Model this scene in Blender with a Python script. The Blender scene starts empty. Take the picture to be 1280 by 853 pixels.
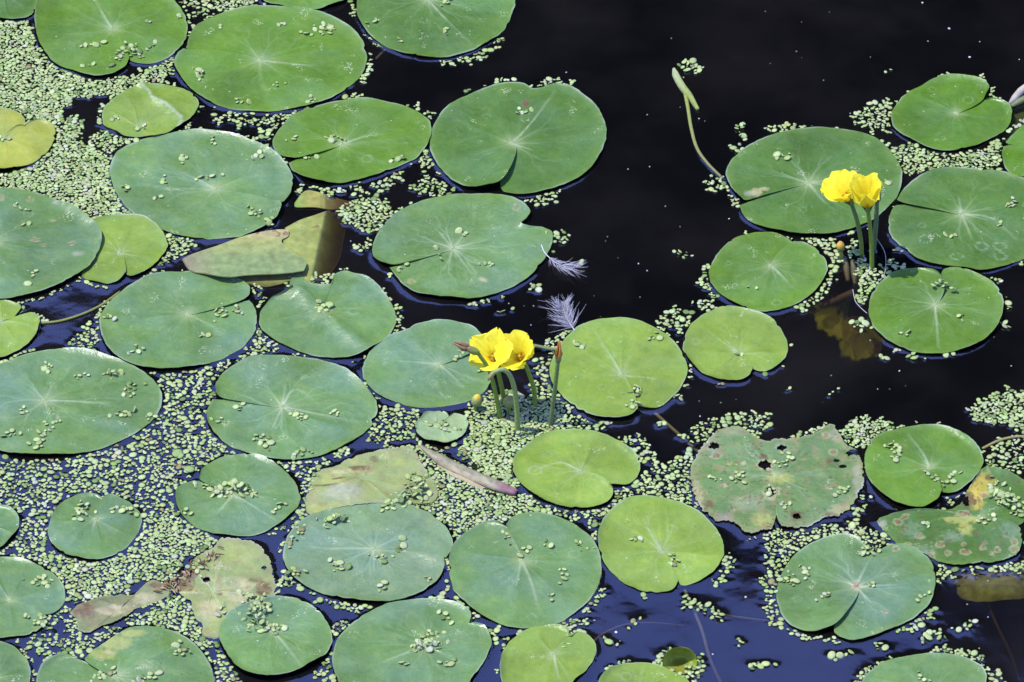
import bpy, math, random
import numpy as np
from mathutils import Vector, Matrix, noise as mnoise
R = math.radians
rnd = random.Random(7)
rng = np.random.default_rng(7)
sc = bpy.context.scene
COL = sc.collection

# ---------------------------------------------------------------- camera: a long lens looking down on the pond
W0, H0 = 1280.0, 853.0
DEP, DIST, FOV = R(40.0), 3.57, R(12.0)
CAM = Vector((0, -DIST*math.cos(DEP), DIST*math.sin(DEP)))
FWD = Vector((0, math.cos(DEP), -math.sin(DEP)))
RIGHT = Vector((1, 0, 0)); UP = RIGHT.cross(FWD)
HALF = math.tan(FOV/2)
def ray(px, py):
    return FWD + RIGHT*((px-W0/2)/(W0/2)*HALF) + UP*(-(py-H0/2)/(W0/2)*HALF)
def at(px, py, z=0.0):
    d = ray(px, py); return CAM + d*((z-CAM.z)/d.z)
def at_y(px, py, y):
    d = ray(px, py); return CAM + d*((y-CAM.y)/d.y)
def atn(P, z=0.0):                      # many pixels at once -> (n,2) ground points
    P = np.asarray(P, float)
    d = np.array(FWD)[None] + np.array(RIGHT)[None]*((P[:,0]-W0/2)/(W0/2)*HALF)[:,None] + np.array(UP)[None]*(-(P[:,1]-H0/2)/(W0/2)*HALF)[:,None]
    t = (z-CAM.z)/d[:,2]
    return np.array(CAM)[None,:2] + d[:,:2]*t[:,None]
PX = 0.75/1280                          # metres that one photo pixel spans at the middle of the frame

cam_d = bpy.data.cameras.new('camera'); cam = bpy.data.objects.new('camera', cam_d); COL.objects.link(cam)
cam.location = CAM; cam.rotation_euler = (R(90)-DEP, 0, 0)
cam_d.angle = FOV; cam_d.clip_end = 2000; cam_d.clip_start = .05
sc.camera = cam
WATER_IOR, SUN_STR, SKY_STR, EXPOSURE = 1.86, 2.2, .15, 1.6
SKY_TINT = (1.14, .91, 1.46, 1)

# ---------------------------------------------------------------- mesh helpers
def smooth(me): me.polygons.foreach_set('use_smooth', [True]*len(me.polygons))
def np_mesh(name, V, quads=None, tris=None, shade=True):
    me = bpy.data.meshes.new(name)
    V = np.asarray(V, np.float32)
    q = np.zeros((0,4), np.int32) if quads is None else np.asarray(quads, np.int32).reshape(-1,4)
    t = np.zeros((0,3), np.int32) if tris is None else np.asarray(tris, np.int32).reshape(-1,3)
    me.vertices.add(len(V)); me.vertices.foreach_set('co', V.ravel())
    lv = np.concatenate([q.ravel(), t.ravel()]); me.loops.add(len(lv)); me.loops.foreach_set('vertex_index', lv)
    tot = np.concatenate([np.full(len(q),4,np.int32), np.full(len(t),3,np.int32)])
    st = np.concatenate([[0], np.cumsum(tot)[:-1]]).astype(np.int32) if len(tot) else np.zeros(0,np.int32)
    me.polygons.add(len(tot)); me.polygons.foreach_set('loop_start', st)
    try: me.polygons.foreach_set('loop_total', tot)
    except Exception: pass
    if shade: me.polygons.foreach_set('use_smooth', np.ones(len(tot), bool))
    me.update(calc_edges=True); me.validate()
    return me
def set_col(me, C, name='Col'):
    a = me.attributes.new(name, 'FLOAT_COLOR', 'POINT')
    C = np.asarray(C, np.float32)
    if C.shape[1] == 3: C = np.concatenate([C, np.ones((len(C),1), np.float32)], 1)
    a.data.foreach_set('color', C.ravel())
def link(name, me, mat=None, parent=None, loc=None):
    o = bpy.data.objects.new(name, me)
    if mat: me.materials.append(mat)
    COL.objects.link(o)
    if parent: o.parent = parent
    if loc is not None: o.location = loc
    return o
def tag(o, label=None, cat=None, group=None, kind=None):
    if label: o['label'] = label
    if cat: o['category'] = cat
    if group: o['group'] = group
    if kind: o['kind'] = kind
    return o
def empty(name, loc=(0,0,0)):
    o = bpy.data.objects.new(name, None); o.empty_display_size = .01; COL.objects.link(o); o.location = loc; return o
class MB:
    def __init__(s): s.V=[]; s.F=[]; s.C=[]
    def add(s, V, F, c=None):
        b=len(s.V); s.V += [tuple(v) for v in V]; s.F += [tuple(i+b for i in f) for f in F]
        if c is None: c=(1,1,1)
        s.C += ([c]*len(V) if not isinstance(c, list) else c)
    def tube(s, path, rad, n=8, c=None, cap=True, flat=1.0):
        P=[Vector(p) for p in path]; m=len(P)
        rad = rad if isinstance(rad,(list,tuple)) else [rad]*m
        t0=(P[1]-P[0]).normalized(); a=t0.orthogonal().normalized(); V=[];F=[]
        for i in range(m):
            t=(P[min(i+1,m-1)]-P[max(i-1,0)]).normalized()
            a=(a-t*a.dot(t)).normalized(); b=t.cross(a)
            for k in range(n):
                th=2*math.pi*k/n; V.append(P[i]+(a*math.cos(th)+b*math.sin(th)*flat)*rad[i])
        for i in range(m-1):
            for k in range(n):
                F.append((i*n+k, i*n+(k+1)%n, (i+1)*n+(k+1)%n, (i+1)*n+k))
        if cap:
            F.append(tuple(range(n-1,-1,-1))); F.append(tuple((m-1)*n+k for k in range(n)))
        s.add(V,F,c)
    def build(s, name, mat, parent=None, loc=None):
        me=bpy.data.meshes.new(name)
        off=Vector(loc) if loc is not None else Vector((0,0,0))
        if parent is not None and loc is None: off=Vector(parent.parent.location if parent.parent else parent.location)
        me.from_pydata([tuple(Vector(v)-off) for v in s.V],[],s.F); smooth(me); me.update()
        set_col(me, np.array(s.C, float))
        return link(name, me, mat, parent, loc if loc is not None else None)
def spline(P, n):                      # Catmull-Rom through points, n samples evenly by arc length
    P=np.asarray(P,float)
    Q=np.vstack([2*P[0]-P[1],P,2*P[-1]-P[-2]]); out=[]
    for i in range(1,len(Q)-2):
        t=np.linspace(0,1,12,endpoint=False)[:,None]
        a,b,c,d=Q[i-1],Q[i],Q[i+1],Q[i+2]
        out.append(.5*((2*b)+(-a+c)*t+(2*a-5*b+4*c-d)*t**2+(-a+3*b-3*c+d)*t**3))
    out=np.vstack(out+[P[-1:]])
    s=np.concatenate([[0],np.cumsum(np.linalg.norm(np.diff(out,axis=0),axis=1))])
    u=np.linspace(0,s[-1],n)
    return np.stack([np.interp(u,s,out[:,k]) for k in range(out.shape[1])],1)

# ---------------------------------------------------------------- materials
def mat(name):
    m=bpy.data.materials.new(name); m.use_nodes=True; nt=m.node_tree
    for n in list(nt.nodes): nt.nodes.remove(n)
    o=nt.nodes.new('ShaderNodeOutputMaterial'); return m,nt,o
class NB:
    def __init__(s,nt): s.nt=nt
    def n(s,t,**k):
        x=s.nt.nodes.new(t)
        for a,b in k.items(): setattr(x,a,b)
        return x
    def l(s,a,b): s.nt.links.new(a,b)
    def set(s,i,v):
        if isinstance(v,bpy.types.NodeSocket): s.l(v,i)
        else: i.default_value=v
    def m(s,op,a,b=None,c=None,clamp=False):
        x=s.n('ShaderNodeMath',operation=op,use_clamp=clamp); s.set(x.inputs[0],a)
        if b is not None: s.set(x.inputs[1],b)
        if c is not None: s.set(x.inputs[2],c)
        return x.outputs[0]
    def mix(s,f,a,b,mode='MIX'):
        x=s.n('ShaderNodeMix',data_type='RGBA',blend_type=mode); s.set(x.inputs['Factor'],f); s.set(x.inputs[6],a); s.set(x.inputs[7],b); return x.outputs[2]
    def noise(s,vec,scale,detail=3,rough=.55):
        x=s.n('ShaderNodeTexNoise'); s.l(vec,x.inputs['Vector']); x.inputs['Scale'].default_value=scale; x.inputs['Detail'].default_value=detail; x.inputs['Roughness'].default_value=rough; return x.outputs['Fac']
    def rng(s,v,a,b,c,d):
        x=s.n('ShaderNodeMapRange'); s.set(x.inputs[0],v)
        for i,q in enumerate((a,b,c,d)): x.inputs[i+1].default_value=q
        return x.outputs[0]
    def bsdf(s,**k):
        x=s.n('ShaderNodeBsdfPrincipled')
        for a,v in k.items(): s.set(x.inputs[a.replace('_',' ')],v)
        return x

def pad_material(name, vein, spec=.36):
    m,nt,out=mat(name); b=NB(nt)
    col=b.n('ShaderNodeAttribute',attribute_name='Col').outputs['Color']
    geo=b.n('ShaderNodeNewGeometry').outputs['Position']
    uv=b.n('ShaderNodeUVMap').outputs['UV']; sp=b.n('ShaderNodeSeparateXYZ'); b.l(uv,sp.inputs[0]); u,v=sp.outputs[0],sp.outputs[1]
    n1=b.noise(geo,45,3); n2=b.noise(geo,260,4,.6); n3=b.noise(geo,1500,2)
    c=b.mix(b.rng(n1,.35,.68,0,.55),col,b.mix(1.0,col,(.72,.80,.66,1),'MULTIPLY'))
    c=b.mix(b.rng(n2,.4,.75,0,.42),c,b.mix(1.0,c,(1.35,1.22,1.25,1),'MULTIPLY'))
    # slow blotches: older yellowish and darker areas
    n4=b.noise(geo,95,3,.6); c=b.mix(b.rng(n4,.52,.70,0,.34),c,b.mix(1.0,c,(1.45,1.18,.80,1),'MULTIPLY')); c=b.mix(b.rng(n4,.46,.30,0,.34),c,b.mix(1.0,c,(.72,.80,.66,1),'MULTIPLY'))
    wob=b.m('MULTIPLY',b.m('SUBTRACT',b.noise(geo,42,3),.5),1.9)
    thin=b.rng(b.noise(geo,33,2),.36,.62,.25,1)
    def veins(n,width,fade,s,shift=0.0):                     # main veins that fork twice on the way to the rim
        a=b.m('ADD',b.m('MULTIPLY',u,float(n)),b.m('ADD',b.m('MULTIPLY',wob,b.m('MULTIPLY',v,1.0)),.5+shift))
        x=b.m('ABSOLUTE',b.m('SUBTRACT',b.m('FRACT',a),.5))
        x=b.m('ABSOLUTE',b.m('SUBTRACT',x,b.rng(v,.20,.72,0,.25)))
        x=b.m('ABSOLUTE',b.m('SUBTRACT',x,b.rng(v,.50,.95,0,.12)))
        dd=b.m('MULTIPLY',x,b.m('MULTIPLY',v,1.0/n))
        line=b.rng(dd,width*.2,width,1,0)
        f=b.m('POWER',b.m('SUBTRACT',1.0,v,clamp=True),fade)
        return b.m('MULTIPLY',b.m('MULTIPLY',line,f),b.m('MULTIPLY',thin,s))
    vn=b.m('MAXIMUM',veins(8,.0030,.85,.46*vein),veins(15,.0020,1.5,.16*vein,.31))
    vc=b.n('ShaderNodeTexVoronoi',feature='DISTANCE_TO_EDGE'); cb=b.n('ShaderNodeCombineXYZ')
    b.l(b.m('ADD',b.m('MULTIPLY',u,20.0),wob),cb.inputs[0]); b.l(b.m('ADD',b.m('MULTIPLY',v,4.5),wob),cb.inputs[1]); b.l(cb.outputs[0],vc.inputs['Vector']); vc.inputs['Scale'].default_value=1.0
    net=b.m('MULTIPLY',b.rng(vc.outputs['Distance'],.0,.07,1,0),b.m('MULTIPLY',b.rng(v,.10,.95,.20*vein,.05),b.rng(n1,.4,.6,0,1)))
    vn=b.m('MAXIMUM',vn,net,clamp=True)
    c=b.mix(vn,c,b.mix(.55,b.mix(1.0,col,(1.9,1.75,1.9,1),'MULTIPLY'),(.19,.25,.15,1)))
    # pale rim, light on the upturned edge mixed into the colour; dry dust specks
    rim=b.m('MULTIPLY',b.rng(v,.972,.998,0,.42),b.rng(b.noise(geo,30,2),.45,.62,0,1))
    c=b.mix(rim,c,(.30,.35,.27,1))
    vd=b.n('ShaderNodeTexVoronoi'); b.l(geo,vd.inputs['Vector']); vd.inputs['Scale'].default_value=150; vd.inputs['Randomness'].default_value=1.0
    sx=b.n('ShaderNodeSeparateColor'); b.l(vd.outputs['Color'],sx.inputs[0])
    dust=b.m('MULTIPLY',b.rng(vd.outputs['Distance'],.05,.11,.8,0),b.m('GREATER_THAN',sx.outputs[0],.90))
    c=b.mix(dust,c,b.mix(sx.outputs[1],(.30,.36,.16,1),(.42,.42,.36,1)))
    vs=b.n('ShaderNodeTexVoronoi'); b.l(geo,vs.inputs['Vector']); vs.inputs['Scale'].default_value=620
    scum=b.m('MULTIPLY',b.rng(vs.outputs['Distance'],.25,.45,.75,0),b.rng(b.noise(geo,52,2,.6),.64,.70,0,1))
    c=b.mix(scum,c,(.30,.34,.17,1))
    vd2=b.n('ShaderNodeTexVoronoi'); b.l(geo,vd2.inputs['Vector']); vd2.inputs['Scale'].default_value=210
    sx2=b.n('ShaderNodeSeparateColor'); b.l(vd2.outputs['Color'],sx2.inputs[0])
    dk=b.m('MULTIPLY',b.rng(vd2.outputs['Distance'],.06,.16,.7,0),b.m('GREATER_THAN',sx2.outputs[0],.955))
    c=b.mix(dk,c,(.03,.035,.02,1))
    h=b.m('ADD',b.m('ADD',b.m('MULTIPLY',n2,.55),b.m('MULTIPLY',n4,.9)),b.m('ADD',b.m('MULTIPLY',vn,-.45),b.m('MULTIPLY',n3,.12)))
    bp=b.n('ShaderNodeBump'); bp.inputs['Strength'].default_value=.55; bp.inputs['Distance'].default_value=.0011; b.l(h,bp.inputs['Height'])
    p=b.bsdf(Base_Color=c,Roughness=b.m('ADD',b.rng(n2,.3,.7,.20,.34),b.rng(n4,.35,.65,.0,.16)),Specular_IOR_Level=spec,Normal=bp.outputs[0])
    b.l(p.outputs[0],out.inputs[0]); return m

def vcol_mat(name, rough=.5, spec=.4, trans=0.0, scale=300, amt=.25, bump=.0004):
    m,nt,out=mat(name); b=NB(nt)
    col=b.n('ShaderNodeAttribute',attribute_name='Col').outputs['Color']
    geo=b.n('ShaderNodeNewGeometry').outputs['Position']
    n=b.noise(geo,scale,3)
    c=b.mix(b.rng(n,.35,.7,0,1),col,b.mix(1.0,col,(1-amt,1-amt,1-amt*.8,1),'MULTIPLY'))
    bp=b.n('ShaderNodeBump'); bp.inputs['Strength'].default_value=.5; bp.inputs['Distance'].default_value=bump; b.l(n,bp.inputs['Height'])
    p=b.bsdf(Base_Color=c,Roughness=rough,Specular_IOR_Level=spec,Normal=bp.outputs[0])
    if trans>0:
        t=b.n('ShaderNodeBsdfTranslucent'); b.l(c,t.inputs[0]); b.l(bp.outputs[0],t.inputs['Normal'])
        ms=b.n('ShaderNodeMixShader'); ms.inputs[0].default_value=trans; b.l(p.outputs[0],ms.inputs[1]); b.l(t.outputs[0],ms.inputs[2]); b.l(ms.outputs[0],out.inputs[0])
    else: b.l(p.outputs[0],out.inputs[0])
    return m
M_waxy={v:pad_material('waxy_leaf',v,.42) for v in (.45,.8,1.1,1.6)}
M_plain={v:pad_material('smooth_leaf',v,.24) for v in (.45,.75,1.1,1.5)}
M_hub=vcol_mat('leaf_hub',.5,.4); M_weed=vcol_mat('duckweed',.5,.2,.12,900,.22,.0003)
M_stalk=vcol_mat('flower_stalk',.5,.22,.1,500,.25); M_petal=vcol_mat('yellow_petal',.5,.25,.42,400,.10,.0003)
M_dead=vcol_mat('dead_leaf',.6,.14,.05,170,.3,.0007); M_feather=vcol_mat('down_feather',.7,.2,.35,900,.1)
M_sub=vcol_mat('sunken_leaf',.8,.1,0,180,.5)
# ---------------------------------------------------------------- traced outlines (photo pixels, 1280 x 853)
# key: (label, short phrase, hub, outline from one side of the slit round to the other, tone, options)
PADS = {
'A': ('large mid-green pad with a duckweed tuft in its slit, beside the dense green mat', 'the big pad beside the dense mat', (140,37),
 '161,78 157,86 144,94 128,98 112,97 93,90 74,84 60,72 49,56 45,40 44,21 49,5 66,-7 93,-11 128,-12 160,-11 192,-7 210,-1 223,9 233,25 234,43 230,56 218,68 202,77 186,81 173,80 164,78', 'g', dict(mid=[[(128,18),(118,0)]],over='a')),
'B': ('dark green pad cut by the picture corner, touching the big pad by the dense mat', 'the corner pad above the dense mat', (5,-6),
 '50,-8 49,2 43,16 35,23 16,26 0,25 -16,21 -32,11 -37,0 -32,-13 -11,-24 16,-26 36,-22 46,-15', 'd', dict()),
'C': ('widest green pad near the top, crossed by a thin string of duckweed', 'the wide pad with a duckweed string', (325,77),
 '229,68 221,75 218,84 223,93 239,113 266,130 293,138 332,141 366,137 401,130 428,116 449,98 458,80 457,64 449,48 433,35 414,25 396,18 366,12 332,11 305,12 287,17 266,25 247,35 239,45 235,56 233,64', 'g', dict(mid=[[(366,82),(395,84)]],over='a')),
'D': ('small yellow-green pad with a whitish crease, floating in a dark gap below the wide pad', 'the small creased pad', (173,160),
 '141,163 132,160 128,152 129,141 138,129 157,117 176,110 197,108 218,110 237,117 246,125 248,134 243,145 231,157 218,165 197,172 176,173 157,172 145,167', 'y', dict(over='b', scuff=[(177,110),(187,119),(190,127),(205,134),(218,144),(227,153),(222,164)])),
'E': ('yellow pad with two round lobes lying in the dense duckweed mat', 'the yellow two-lobed pad', (6,174),
 '30,159 31,152 25,144 13,140 0,140 -13,144 -27,154 -35,173 -32,192 -19,208 0,216 16,214 35,208 53,197 65,184 70,172 67,160 57,154 48,153 38,156 31,161', 'Y', dict(over='b')),
'F': ('large blue-green pad between the small creased pad and the yellowing folded pad', 'the large pad above the folded pad', (270,238),
 '350,257 352,264 345,277 326,288 300,298 279,299 253,300 229,297 202,289 181,276 162,264 149,248 140,229 137,213 144,194 160,183 186,173 213,168 245,166 271,169 300,175 330,187 348,198 361,213 366,224 366,235 362,248 354,257', 'b', dict(mid=[[(255,230),(225,218)]],over='a')),
'G': ('oval bright green pad with a duckweed line along its curved slit, below the wide pad', 'the oval pad with the curved slit', (427,182),
 '361,205 366,215 382,226 406,231 433,230 465,222 491,213 510,204 521,199 534,183 539,168 537,154 526,143 507,134 483,129 460,126 438,126 412,130 388,137 366,149 350,163 341,177 343,189 351,197 363,199', 'g', dict(mid=[[(460,172),(480,170)]],over='b', bend=3)),
'H': ('dull green pad at the top with a pale vein running to duckweed on its rim', 'the pad with the long pale vein', (534,0),
 '532,-33 500,-31 468,-20 450,-6 446,16 452,32 465,48 486,61 507,69 534,74 561,73 587,66 611,54 630,40 640,19 644,5 640,-8 627,-20 585,-31 540,-34', 'd', dict(mid=[[(556,25),(590,58)]],)),
'I': ('sliver of a pale green pad at the top, tucked over the wide pad', 'the sliver of pad at the top', (378,-10),
 '319,-12 330,4 350,10 385,16 410,11 430,4 440,-8 420,-25 370,-35 330,-26', 'g', dict(whole=1,z=.0012)),
'J': ('large pad with a dark fold below its hub and one red spot', 'the large pad with the dark fold', (640,181),
 '612,240 605,241 594,240 580,236 566,228 556,218 545,204 537,185 541,160 550,145 560,134 575,124 594,116 610,109 622,105 640,104 655,107 666,114 680,112 690,108 705,108 720,114 737,127 748,140 755,155 758,172 754,187 745,205 732,219 715,229 690,239 665,244 645,245 630,242', 'd', dict(tint=0.98,mid=[[(668,152),(695,115)],[(665,190)]],over='a', lift=.0055, spots=[(657,132,5,4,'r')])),
'K': ('large green pad with pale branching veins and a torn notch beside the quill feather', 'the veined pad beside the feather', (566,312),
 '487,339 497,352 506,361 520,370 540,374 565,376 590,377 614,371 640,361 660,349 675,335 686,318 691,302 690,292 680,287 664,287 651,285 658,279 663,270 659,261 648,252 632,246 610,243 590,243 565,245 545,248 520,256 500,266 483,280 472,295 466,311 466,322 474,331 484,336', 'b', dict(mid=[[(612,302)],[(590,345)],[(545,288)]],over='b', vein=1.7, spots=[(514,354,6,4,'p'),(603,352,6,3,'t'),(646,262,5,4,'p')])),
'L': ('pad with faint pink flecks at the picture edge, overlapping a small two-lobed pad', 'the pink-flecked pad at the edge', (-10,305),
 '-95,317 -85,345 -60,365 -30,376 0,377 21,375 48,370 74,360 93,349 112,336 124,317 128,302 122,288 112,280 90,264 66,253 40,244 16,241 0,241 -30,243 -60,255 -85,280 -95,312', 'b', dict(z=.0018, spots=[(2,252,4,5,'p'),(38,254,4,3,'p'),(66,281,4,3,'p'),(74,278,3,2,'p'),(45,305,5,3,'p'),(55,311,4,2,'p'),(90,310,5,3,'p'),(97,323,8,4,'w'),(70,258,6,3,'w')])),
'M': ('small bright pad half under the pink-flecked pad, slit with duckweed at its mouth', 'the small pad half under its neighbour', (150,317),
 '156,346 149,353 136,356 120,354 106,349 102,344 106,333 110,320 111,306 112,293 118,280 138,274 160,271 181,274 197,285 206,298 210,309 205,320 191,336 176,345 165,348 159,346', 'y', dict(z=-.0004, over='a')),
'O': ('long pad with a duckweed-filled slit opening towards the crumpled pad, below the folded leaf', 'the long pad with the filled slit', (235,394),
 '312,372 313,366 310,359 300,351 282,346 255,342 229,342 202,345 175,354 154,366 136,381 126,397 125,413 129,427 143,447 165,458 186,463 207,464 234,462 261,456 285,446 303,435 316,421 321,408 320,392 316,382 311,377', 'b', dict(over='a', bend=-3)),
'P': ('crumpled pad with a raised blue-green fold and a ragged top edge', 'the crumpled ragged pad', (402,391),
 '364,364 362,357 366,349 376,345 380,353 393,357 414,357 418,346 430,341 443,345 460,350 473,361 483,373 491,386 496,399 492,412 483,426 467,437 449,446 425,449 401,448 374,441 350,430 329,416 324,405 327,391 340,377 358,371 366,368', 'b', dict(ridge=([(374,368),(395,388),(425,412),(455,434)],.0028,13),over='b', lift=.004)),
'Q': ('small pale pad with two curled lobes at the picture edge above the biggest pad', 'the small curled pad at the edge', (2,403),
 '17,399 25,390 26,384 13,378 0,377 -15,378 -30,390 -40,415 -35,440 -20,452 0,451 16,444 37,431 48,415 49,403 40,394 27,397 19,401', 'y', dict(lift=.003)),
'R': ('biggest grey-green pad with many duckweed tufts, lying across the picture edge', 'the biggest tufted pad', (56,502),
 '-42,506 -38,530 -25,550 0,566 27,572 58,573 93,570 128,562 160,548 183,534 199,516 203,500 199,486 183,468 160,455 133,446 101,440 69,439 40,442 16,450 0,459 -18,465 -35,480 -42,502', 'b', dict(mid=[[(100,504),(140,506)]],spots=[(59,503,3,3,'r'),(72,525,3,4,'w')])),
'S': ('large pad with a pale star hub and crumb-filled slit, beside the duckweed field', 'the star-hubbed pad', (353,510),
 '270,497 270,487 277,472 293,460 314,451 340,448 369,447 396,451 420,460 441,472 457,486 469,502 472,514 470,523 464,527 465,534 451,546 430,559 406,570 380,575 358,577 332,574 308,567 287,559 271,546 261,532 259,519 266,504', 'b', dict(mid=[[(400,520),(450,530)],[(368,490),(392,502)],[(340,540)],[(357,482)]],over='a', vein=1.6)),
'T': ('pad behind the yellow flowers, with its slit running towards the open blooms', 'the pad behind the flowers', (549,457),
 '600,437 603,428 598,420 587,410 566,405 545,404 523,409 502,418 486,424 467,437 457,450 453,466 457,479 470,492 491,503 513,509 534,511 561,508 587,502 606,490 615,478 620,464 619,450 611,443 603,441', 'b', dict(mid=[[(580,485)],[(500,455)]],over='a')),
'U': ('tiny round pale pad carrying a duckweed rosette, next to the rolled dead leaf', 'the tiny round pad', (552,535),
 '561,524 557,520 547,518 534,521 524,530 519,540 525,549 537,556 555,558 571,552 582,543 585,531 579,523 569,520 563,523', 'P', dict(z=.0012)),
'V': ('yellow-green round pad behind the fading flower stalk, with duckweed in its lower slit', 'the round pad by the fading flower', (777,470),
 '800,511 807,512 821,512 834,504 847,492 857,476 859,463 854,448 845,434 831,420 813,408 791,401 765,400 743,403 722,411 708,423 698,436 690,450 687,466 690,482 701,495 717,510 733,519 751,525 773,527 789,524 797,517', 'y', dict(tint=1.05,mid=[[(762,445),(742,414)]],over='b')),
'W': ('smaller yellow-green pad just below the smooth round pad, slit pointing down', 'the smaller pad by open water', (922,443),
 '940,466 935,474 919,478 898,476 876,467 862,452 854,438 855,426 861,412 868,404 882,394 903,387 922,387 940,391 956,397 969,406 980,421 985,434 982,447 974,458 961,465 950,466 943,464', 'y', dict(mid=[[(905,425)]],over='a')),
'X': ('smooth round green pad with a small notch, left of the flower clump over black water', 'the smooth notched pad', (964,334),
 '993,307 1006,308 1020,314 1030,325 1034,338 1029,354 1014,370 993,383 969,390 948,391 924,383 906,373 891,359 886,346 890,330 903,312 919,301 938,295 953,293 969,294 982,299 990,305', 'g', dict(tint=0.95,mid=[[(985,355)]],over='a')),
'Y': ('large dark green pad directly behind the pair of yellow flowers, brown patch by its slit', 'the dark pad behind the flower pair', (1010,230),
 '929,254 917,240 909,226 907,216 914,202 925,191 940,181 961,171 988,165 1020,162 1057,165 1086,171 1105,183 1121,202 1127,216 1127,229 1123,245 1110,261 1089,277 1062,289 1033,296 1001,296 966,290 940,280 929,270 924,259', 'd', dict(mid=[[(1050,226)],[(1030,255)]],over='a', vein=1.2, spots=[(945,244,9,6,'t'),(936,246,8,4,'w'),(955,240,6,3,'t')])),
'Z': ('clean green pad floating above a row of duckweed, with a short open slit', 'the clean pad above the duckweed row', (1195,143),
 '1231,124 1236,114 1230,106 1217,101 1195,98 1174,100 1153,109 1131,122 1117,138 1114,154 1123,167 1142,179 1166,189 1190,191 1217,186 1240,174 1256,165 1264,150 1263,137 1254,129 1241,126 1233,127', 'G', dict(tint=0.88,over='a', vein=.6)),
'AA': ('large dark green pad with water-ring stains, reaching out of the picture', 'the ring-stained pad', (1202,269),
 '1121,254 1131,237 1150,224 1174,216 1200,214 1232,215 1259,220 1283,228 1302,242 1313,262 1312,290 1298,314 1280,324 1259,333 1230,340 1206,338 1174,333 1147,325 1129,311 1115,298 1110,282 1114,266 1119,259', 'd', dict(tint=0.92,mid=[[(1240,275),(1270,300)],[(1215,300)],[(1198,250)]],over='a', vein=1.3, rings=[(1227,309,8,5),(1250,309,8,5),(1250,321,8,5),(1196,323,8,4),(1157,301,8,5)])),
'AB': ('dark pad cut off by the picture edge beside the clean pad', 'the pad cut by the edge', (1305,187),
 '1254,186 1252,199 1257,215 1270,223 1300,226 1340,220 1360,195 1345,165 1310,150 1282,157 1266,170 1257,180', 'G', dict(z=.001)),
'AC': ('round green pad with one lobe curling over its top slit, below the ring-stained pad', 'the round pad with the curled lobe', (1169,383),
 '1175,362 1175,352 1169,343 1153,337 1131,337 1113,343 1097,357 1088,373 1086,391 1090,408 1098,418 1110,428 1129,438 1153,444 1179,444 1206,439 1227,430 1242,418 1251,402 1254,383 1248,365 1235,351 1216,342 1198,337 1184,337 1177,342 1178,352 1178,360', 'g', dict(tint=0.86,mid=[[(1171,410),(1173,438)]],over='a', lift=.004)),
'AD': ('ragged dying pad with purple-brown holes and tan blotches, ringed by duckweed', 'the ragged holed pad', (971,597),
 '968,650 964,664 951,666 943,669 930,667 924,660 913,655 898,653 884,645 875,634 867,620 863,603 866,582 877,563 888,548 905,537 924,535 939,544 947,550 960,554 968,551 987,550 1006,547 1025,540 1036,533 1046,537 1057,554 1071,565 1078,582 1079,603 1073,617 1065,634 1050,645 1031,649 1010,660 993,661 978,662 972,654', 'D', dict(over='b', ragged=.0014, nr=64, na=420, holes=[(892,560,7,4.5),(977,562,6,4),(957,583,9,5.5),(1066,567,9,5),(996,648,6,4),(963,616,6,5),(1041,650,9,3),(1045,577,4,2.5),(1055,584,6,2.5)],
   spots=[(892,560,10,7,'w'),(977,562,9,7,'w'),(957,583,12,8,'t'),(895,571,9,5,'p'),(953,574,6,4,'n'),(1032,546,6,5,'p'),(1042,566,7,5,'p'),(1037,577,6,4,'n'),(886,632,8,5,'n'),(880,618,5,3,'p'),(996,648,9,7,'n'),(1040,648,12,5,'n'),(959,662,9,6,'n'),(911,581,4,3,'t'),(929,581,4,3,'t'),(906,609,5,3,'t'),(964,618,14,12,'t'),(975,600,18,9,'Y'),(920,541,26,7,'T'),(955,652,16,12,'Y'),(905,650,14,8,'v'),(1045,545,10,9,'w'),(1072,600,7,26,'w'),(872,625,8,22,'t'),(935,632,25,12,'T'),(880,558,10,14,'T'),(1055,640,20,8,'t'),(1037,613,4,2,'t')])),
'AE': ('clean oval pad resting against the spotted orange pad, slit filled with duckweed', 'the clean pad by the spotted pad', (1162,587),
 '1176,620 1173,628 1168,632 1154,637 1136,637 1117,631 1099,619 1087,604 1081,589 1081,575 1086,559 1099,546 1123,538 1153,534 1179,536 1200,545 1219,559 1228,575 1227,588 1216,604 1200,615 1188,619 1179,619', 'g', dict(mid=[[(1150,565),(1135,545)]],over='a', z=.001)),
'AF': ('yellow and orange pad covered in pink ring spots with a brown rotten notch', 'the pink-spotted orange pad', (1225,647),
 '1276,668 1277,681 1270,695 1252,703 1232,706 1208,708 1190,708 1173,703 1154,693 1139,683 1122,682 1107,666 1099,657 1096,652 1109,646 1134,641 1161,639 1188,638 1203,627 1211,612 1228,590 1240,588 1257,590 1275,597 1289,609 1294,629 1287,646 1279,656', 'd', dict(over='a', z=-.0002, nr=54, na=320, ragged=.0006, holes=[(1207,628,5,7),(1279,673,4,6)],
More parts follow.
